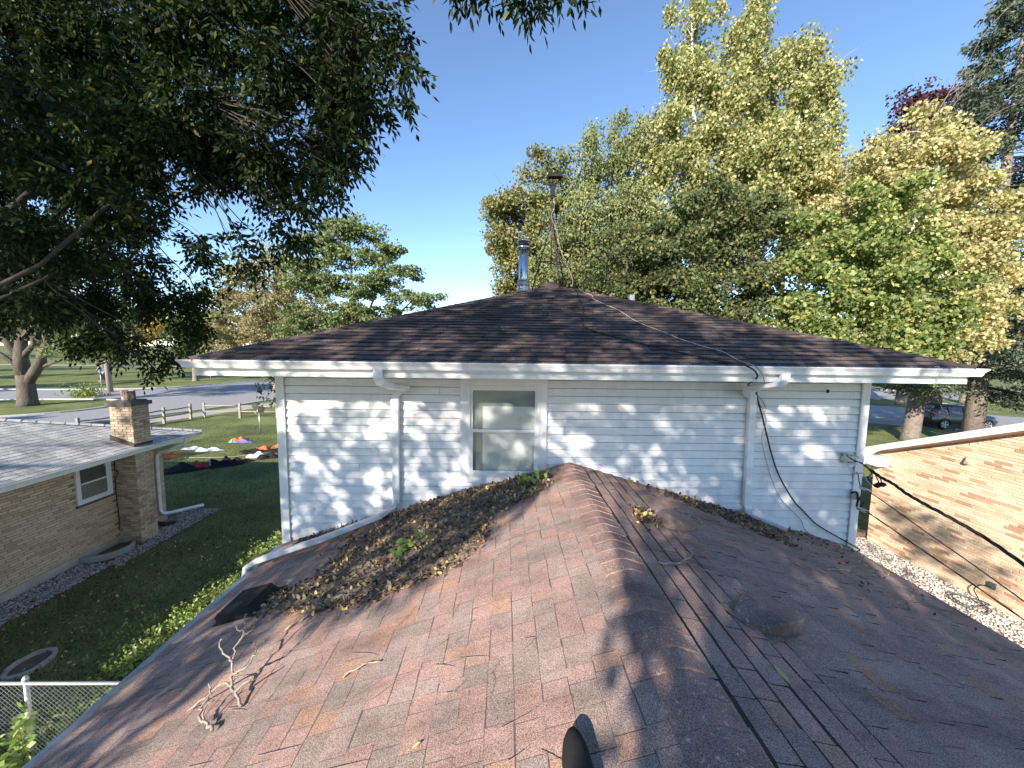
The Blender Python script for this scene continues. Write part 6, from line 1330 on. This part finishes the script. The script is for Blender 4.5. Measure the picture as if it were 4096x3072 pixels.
# road signs and poles
t = empty('road_sign', (-40, 38.6, 0), 'grey back of an octagonal road sign on a thin post', 'sign')
b = MB(); b.tube([(-40,38.6,0), (-40,38.6,3.0)], .035, 6); b.build('post', M_GALV, t)
b = MB(); c = Vector((-40, 38.65, 2.65)); b.prism([c+Vector((cos(pi/8+i*pi/4)*.40, 0, sin(pi/8+i*pi/4)*.40)) for i in range(8)], (0, .012, 0)); b.build('sign_plate', M_GALV, t)
b = MB(); b.tube([(-42.97,42.35,0), (-43.3,42.35,8.2)], [.26, .2], 10); tag(b.build('wooden_pole', M_WOODRAIL), 'leaning grey wooden pole right of the round backed sign', 'pole')
t = empty('street_sign', (-37.6, 49.6, 0), 'thin metal sign post at the far kerb beneath the gutter', 'sign'); b = MB(); b.tube([(-37.6,49.6,0), (-37.6,49.6,2.9)], .035, 6); b.build('post', M_GALV, t); b = MB(); b.box((-37.85,49.55,2.3), (-37.35,49.58,2.9)); b.build('sign_plate', M_GALV, t)
P = np.array([(-41.4+rr.gauss(0, .7), 38.4+rr.gauss(0, .5), abs(rr.gauss(.25, .45))) for _ in range(700)]); leaf_mesh('shrub', P, .28, .12, F_LIME, None, 'stuff', droop=-.4); tag(bpy.data.objects['shrub'], 'light green shrub at the foot of the leaning wooden pole', 'shrub')
# leafy sprig beside the corner of the white house
t = empty('overhanging_sprig', (-8.6, 13.2, 0), 'green leafy twigs hanging beside the left corner of the white house', 'shrub')
b = MB(); rr2 = random.Random(2); P = []
for k in range(9):
    a = Vector((-6.9, 13.4, 4.9)); e = Vector((-8.3+rr2.uniform(-.4, .5), 13.2, rr2.uniform(3.35, 4.75))); q = branch_curve(a, e, .12, 4, rr2); b.tube(q, [.02, .015, .01, .006, .003], 4, cap=False)
    for p in q[1:]: P += [tuple(p+Vector((rr2.gauss(0, .09), rr2.gauss(0, .07), rr2.gauss(-.03, .1)))) for _ in range(16)]
b.tube([(-5.6,13.6,0), (-6.2,13.5,3.0), (-6.9,13.4,4.9), (-6.6,13.4,5.6)], [.08, .06, .035, .01], 7); b.build('stems', M_BARK, t); leaf_mesh('leaves', np.array(P), .12, .06, F_MAPLE, t, 'stuff', droop=.8)

# ================================================================== DEFLATED YARD INFLATABLES
def cloth(c, rx, ry, h, yaw, mat, seed, name='cloth', parent=None, folds=6, spike=0.0):
    r = random.Random(seed); b = MB(); n = 26; m = 9; ph = [r.uniform(0, 6.28) for _ in range(6)]; vs = []
    cy, sy = cos(yaw), sin(yaw)
    for i in range(m):
        q = i/(m-1)
        for j in range(n):
            a = 2*pi*j/n; R_ = 1+.16*sin(3*a+ph[0])+.10*sin(5*a+ph[1])+.06*sin(9*a+ph[2]); x = cos(a)*rx*R_*q; y = sin(a)*ry*R_*q
            z_ = h*(1-q**2.2)*(.65+.35*sin(folds*x/rx+2*sin(y/ry*2)+ph[3])+.2*sin(folds*1.7*y/ry+ph[4])) *r.uniform(.85, 1.12) + .012 + r.uniform(0, .02)*(q < 1)
            vs.append((c[0]+x*cy-y*sy, c[1]+x*sy+y*cy, max(.01, z_)))
    b.add(vs, [(i*n+j, i*n+(j+1) % n, (i+1)*n+(j+1) % n, (i+1)*n+j) for i in range(m-1) for j in range(n)], True)
    return b.build(name, mat, parent)
def fabric(name, c, r=.6): return simple(name, c, tuple(x*.75 for x in c), 6, r, spec=.2)
K_BLACK = fabric('black_nylon', (.016,.014,.017), .8); K_WHITE = fabric('white_nylon', (.66,.68,.72)); K_GREYB = fabric('blue_grey_nylon', (.36,.39,.45)); K_ORANGE = fabric('orange_nylon', (.62,.17,.06)); K_PURPLE = fabric('purple_nylon', (.22,.16,.42)); K_RED = fabric('dark_red_nylon', (.50,.06,.08)); K_YEL = fabric('mustard_nylon', (.50,.38,.16)); K_TEAL = fabric('teal_nylon', (.2,.42,.45))
t = empty('deflated_inflatable', (-13.4,16.9,0), 'large black deflated yard inflatable with a dark red patch spread on the shaded lawn', 'deflated inflatable')
cloth((-13.7,16.3), .85, .55, .26, .2, K_BLACK, 1, 'black_sheet', t); cloth((-12.5,17.0), 1.0, .42, .30, .55, K_BLACK, 2, 'pleated_skirt', t, folds=14); cloth((-13.2,16.45), .36, .16, .34, .4, K_RED, 3, 'red_panel', t); cloth((-13.9,16.6), .12, .10, .36, 0, K_WHITE, 4, 'white_scrap', t); cloth((-12.95,16.75), .14, .12, .36, 0, K_GREYB, 6, 'grey_scrap', t)
t = empty('deflated_inflatable', (-15.5,19.5,0), 'flattened pale white and blue grey inflatable lying flat in the middle of the lawn', 'deflated inflatable')
cloth((-15.9,19.6), .62, .24, .12, -.1, K_GREYB, 7, 'grey_part', t); cloth((-15.0,19.3), .66, .20, .16, .1, K_WHITE, 8, 'white_part', t)
t = empty('deflated_inflatable', (-14.6,21.2,0), 'small orange and purple crumpled inflatable near the satellite dish', 'deflated inflatable')
cloth((-14.95,21.5), .42, .30, .17, 0, K_ORANGE, 9, 'orange_part', t); cloth((-14.4,21.1), .55, .26, .13, 0, K_PURPLE, 10, 'purple_part', t); cloth((-14.95,21.0), .18, .14, .16, 0, K_TEAL, 11, 'teal_part', t)
for (c, rx, ry, h, m_, lab, s) in (((-11.85,18.35), .50, .34, .22, K_WHITE, 'white bundle at the near side of the heap beside the white corner', 12), ((-11.3,18.2), .55, .36, .20, K_BLACK, 'black patterned bundle right of the white one', 13), ((-12.65,19.1), .62, .30, .16, K_BLACK, 'flat dark grey bundle at the left of the heap', 14), ((-12.35,19.6), .45, .30, .18, K_ORANGE, 'orange bundle behind the white one', 15),
                                   ((-11.7,20.1), .62, .42, .22, K_ORANGE, 'larger bright orange bundle further back in the heap', 16), ((-11.2,19.4), .85, .42, .26, K_BLACK, 'black sheet between the orange and white bundles', 17), ((-11.3,21.2), .42, .34, .38, K_YEL, 'mustard and black bundle farthest back by the corner', 18)):
    o = cloth(c, rx, ry, h, .1, m_, s, 'deflated_inflatable'); tag(o, lab, 'deflated inflatable', 'crumpled inflatables heaped beside the corner')
tag(cloth((-16.2,18.1), .85, .45, .16, .5, K_ORANGE, 20, 'deflated_inflatable'), 'flat orange inflatable showing behind the bungalow downspout', 'deflated inflatable')
cable('tether_cord', 'thin pale cord stretched across the lawn above the black inflatable', [(-14.8,17.9,.05), (-13.2,18.1,.04), (-12.2,18.5,.05)], .012, M_WIRE_TAN, 'cord')

# ================================================================== PARKED CAR
def car(loc, yaw):
    t = empty('parked_car', loc, 'dark grey five door SUV parked on the driveway behind the spruce trunk', 'car'); t.rotation_euler = (0, 0, yaw)
    paint = newmat('dark_grey_car_paint')[0]; p = [n for n in paint.node_tree.nodes if n.type == 'BSDF_PRINCIPLED'][0]; p.inputs['Base Color'].default_value = (.045,.045,.052,1); p.inputs['Metallic'].default_value = .4; p.inputs['Roughness'].default_value = .3; p.inputs['Coat Weight'].default_value = .8
    inv = None
    def put(b, name, mat, par):
        me = b.mesh(name); bm = bmesh.new(); bm.from_mesh(me); bmesh.ops.recalc_face_normals(bm, faces=bm.faces); bm.to_mesh(me); bm.free()
        o = bpy.data.objects.new(name, me); COL.objects.link(o); me.materials.append(mat); o.parent = par; return o
    # stations: x, z_bottom, z_belt, z_top, half width belt, half width top
    st = [(-2.36,.55,.95,.98,.70,.60), (-2.30,.38,.98,1.12,.84,.70), (-2.12,.34,1.02,1.40,.90,.66), (-1.75,.32,1.04,1.64,.93,.64), (-1.2,.30,1.04,1.70,.94,.66), (-.3,.28,1.02,1.71,.94,.67), (.4,.28,1.00,1.66,.94,.65), (.95,.28,.99,1.42,.94,.66), (1.35,.30,1.0,1.10,.93,.74), (1.8,.32,.96,1.02,.91,.72), (2.15,.36,.86,.92,.84,.64), (2.34,.42,.70,.76,.66,.5)]
    rows = []
    for (x, zb, zm, zt_, wb, wt) in st:
        rows.append([(x,0,zb), (x,-wb*.9,zb), (x,-wb,zb+.18), (x,-wb*1.01,(zb+zm)/2), (x,-wb*.97,zm), (x,-(wt+(wb-wt)*.35),zm+(zt_-zm)*.55), (x,-wt,zt_-.04), (x,-wt*.8,zt_), (x,0,zt_+.015),
                     (x,wt*.8,zt_), (x,wt,zt_-.04), (x,(wt+(wb-wt)*.35),zm+(zt_-zm)*.55), (x,wb*.97,zm), (x,wb*1.01,(zb+zm)/2), (x,wb,zb+.18), (x,wb*.9,zb)])
    b = MB(); k = 16; vs = [p_ for r in rows for p_ in r]
    b.add(vs, [(i*k+j, i*k+(j+1) % k, (i+1)*k+(j+1) % k, (i+1)*k+j) for i in range(len(rows)-1) for j in range(k)]+[tuple(range(k)), tuple((len(rows)-1)*k+j for j in range(k-1, -1, -1))], True); body = put(b, 'body', paint, t)
    for s in (-1, 1):
        def side(x): # half width at window mid height
            return np.interp(x, [a[0] for a in st], [a[4]*.97 for a in st]), np.interp(x, [a[0] for a in st], [a[5] for a in st])
        def zt_at(x): return np.interp(x, [a[0] for a in st], [a[3] for a in st])
        for (xa, xb) in ((-1.95,-1.25), (-1.17,-.25), (-.17,.95)):
            b = MB(); pts = []
            for (x, f) in ((xa, .08), (xb, .08), (xb-(.35 if xb > .5 else 0), .82), (xa+(.35 if xa < -1.5 else 0), .82)):
                wb, wt = side(x); zm = 1.03; z_ = zm+(zt_at(x)-zm)*f; y_ = (wb+(wt-wb)*f)*1.0+.012+.02*(f < .5)+.03*sin(pi*f); pts.append((x, s*y_, z_))
            b.prism(pts, (0, s*.012, 0)); put(b, 'side_window', M_GLASSDARK, t)
        for x in (-1.45, 1.42):
            b = MB(); k2 = 22; prof = [(.0,.0), (.20,.0), (.34,.02), (.36,.06), (.36,.18), (.33,.22)]
            vs = [(x+r*cos(2*pi*j/k2), s*(.96-y_), .36+r*sin(2*pi*j/k2)) for r, y_ in prof for j in range(k2)]; b.add(vs, [(i*k2+j, i*k2+(j+1) % k2, (i+1)*k2+(j+1) % k2, (i+1)*k2+j) for i in range(1, len(prof)-1) for j in range(k2)], True); wh = put(b, 'wheel', M_RUBBER, t)
            b = MB()
            for j in range(5):
                a = 2*pi*j/5; c_ = Vector((x, s*.965, .36)); d = Vector((cos(a), 0, sin(a))); n_ = Vector((-sin(a), 0, cos(a)))
                b.prism([c_+n_*.03, c_+d*.23+n_*.055, c_+d*.23-n_*.055, c_-n_*.03], (0, -s*.02, 0))
            b.tube([(x+.235*cos(2*pi*j/20), s*.96, .36+.235*sin(2*pi*j/20)) for j in range(21)], .018, 5); put(b, 'rim', M_GALV, wh)
            b = MB(); b.tube([(x+.40*cos(pi*j/12), s*.93, .36+.40*sin(pi*j/12)) for j in range(13)], .045, 5); put(b, 'wheel_arch', M_BLACK, t)
        b = MB(); b.prism([(-2.30,s*.62,.98), (-2.05,s*.915,.98), (-2.05,s*.90,1.12), (-2.26,s*.62,1.14)], (-.05, s*.02, 0)); m_ = simple('red_tail_lens', (.45,.02,.03), None, 4, .2); put(b, 'tail_light', m_, t)
        b = MB(); b.tube([(-1.6,s*.60,1.73), (-1.5,s*.60,1.77), (.2,s*.60,1.76), (.35,s*.60,1.70)], .02, 5); put(b, 'roof_rail', M_BLACK, t)
        b = MB(); b.box((.75,s*.98-.08,1.0), (.93,s*.98+.08,1.14)); put(b, 'wing_mirror', paint, t)
        b = MB(); b.prism([(2.1,s*.55,.72), (1.95,s*.87,.74), (1.9,s*.87,.86), (2.08,s*.55,.84)], (.05, 0, 0)); put(b, 'headlight', M_STEEL, t)
    b = MB(); b.prism([(-2.22,-.62,1.16), (-2.22,.62,1.16), (-1.86,.56,1.58), (-1.86,-.56,1.58)], (-.06, 0, .04)); put(b, 'rear_window', M_GLASSDARK, t)
    b = MB(); b.prism([(.52,-.6,1.62), (.52,.6,1.62), (1.30,.70,1.12), (1.30,-.70,1.12)], (.03, 0, .03)); put(b, 'windscreen', M_GLASSDARK, t)
    return t
car((32.4, 27.0, .014), radians(-4))
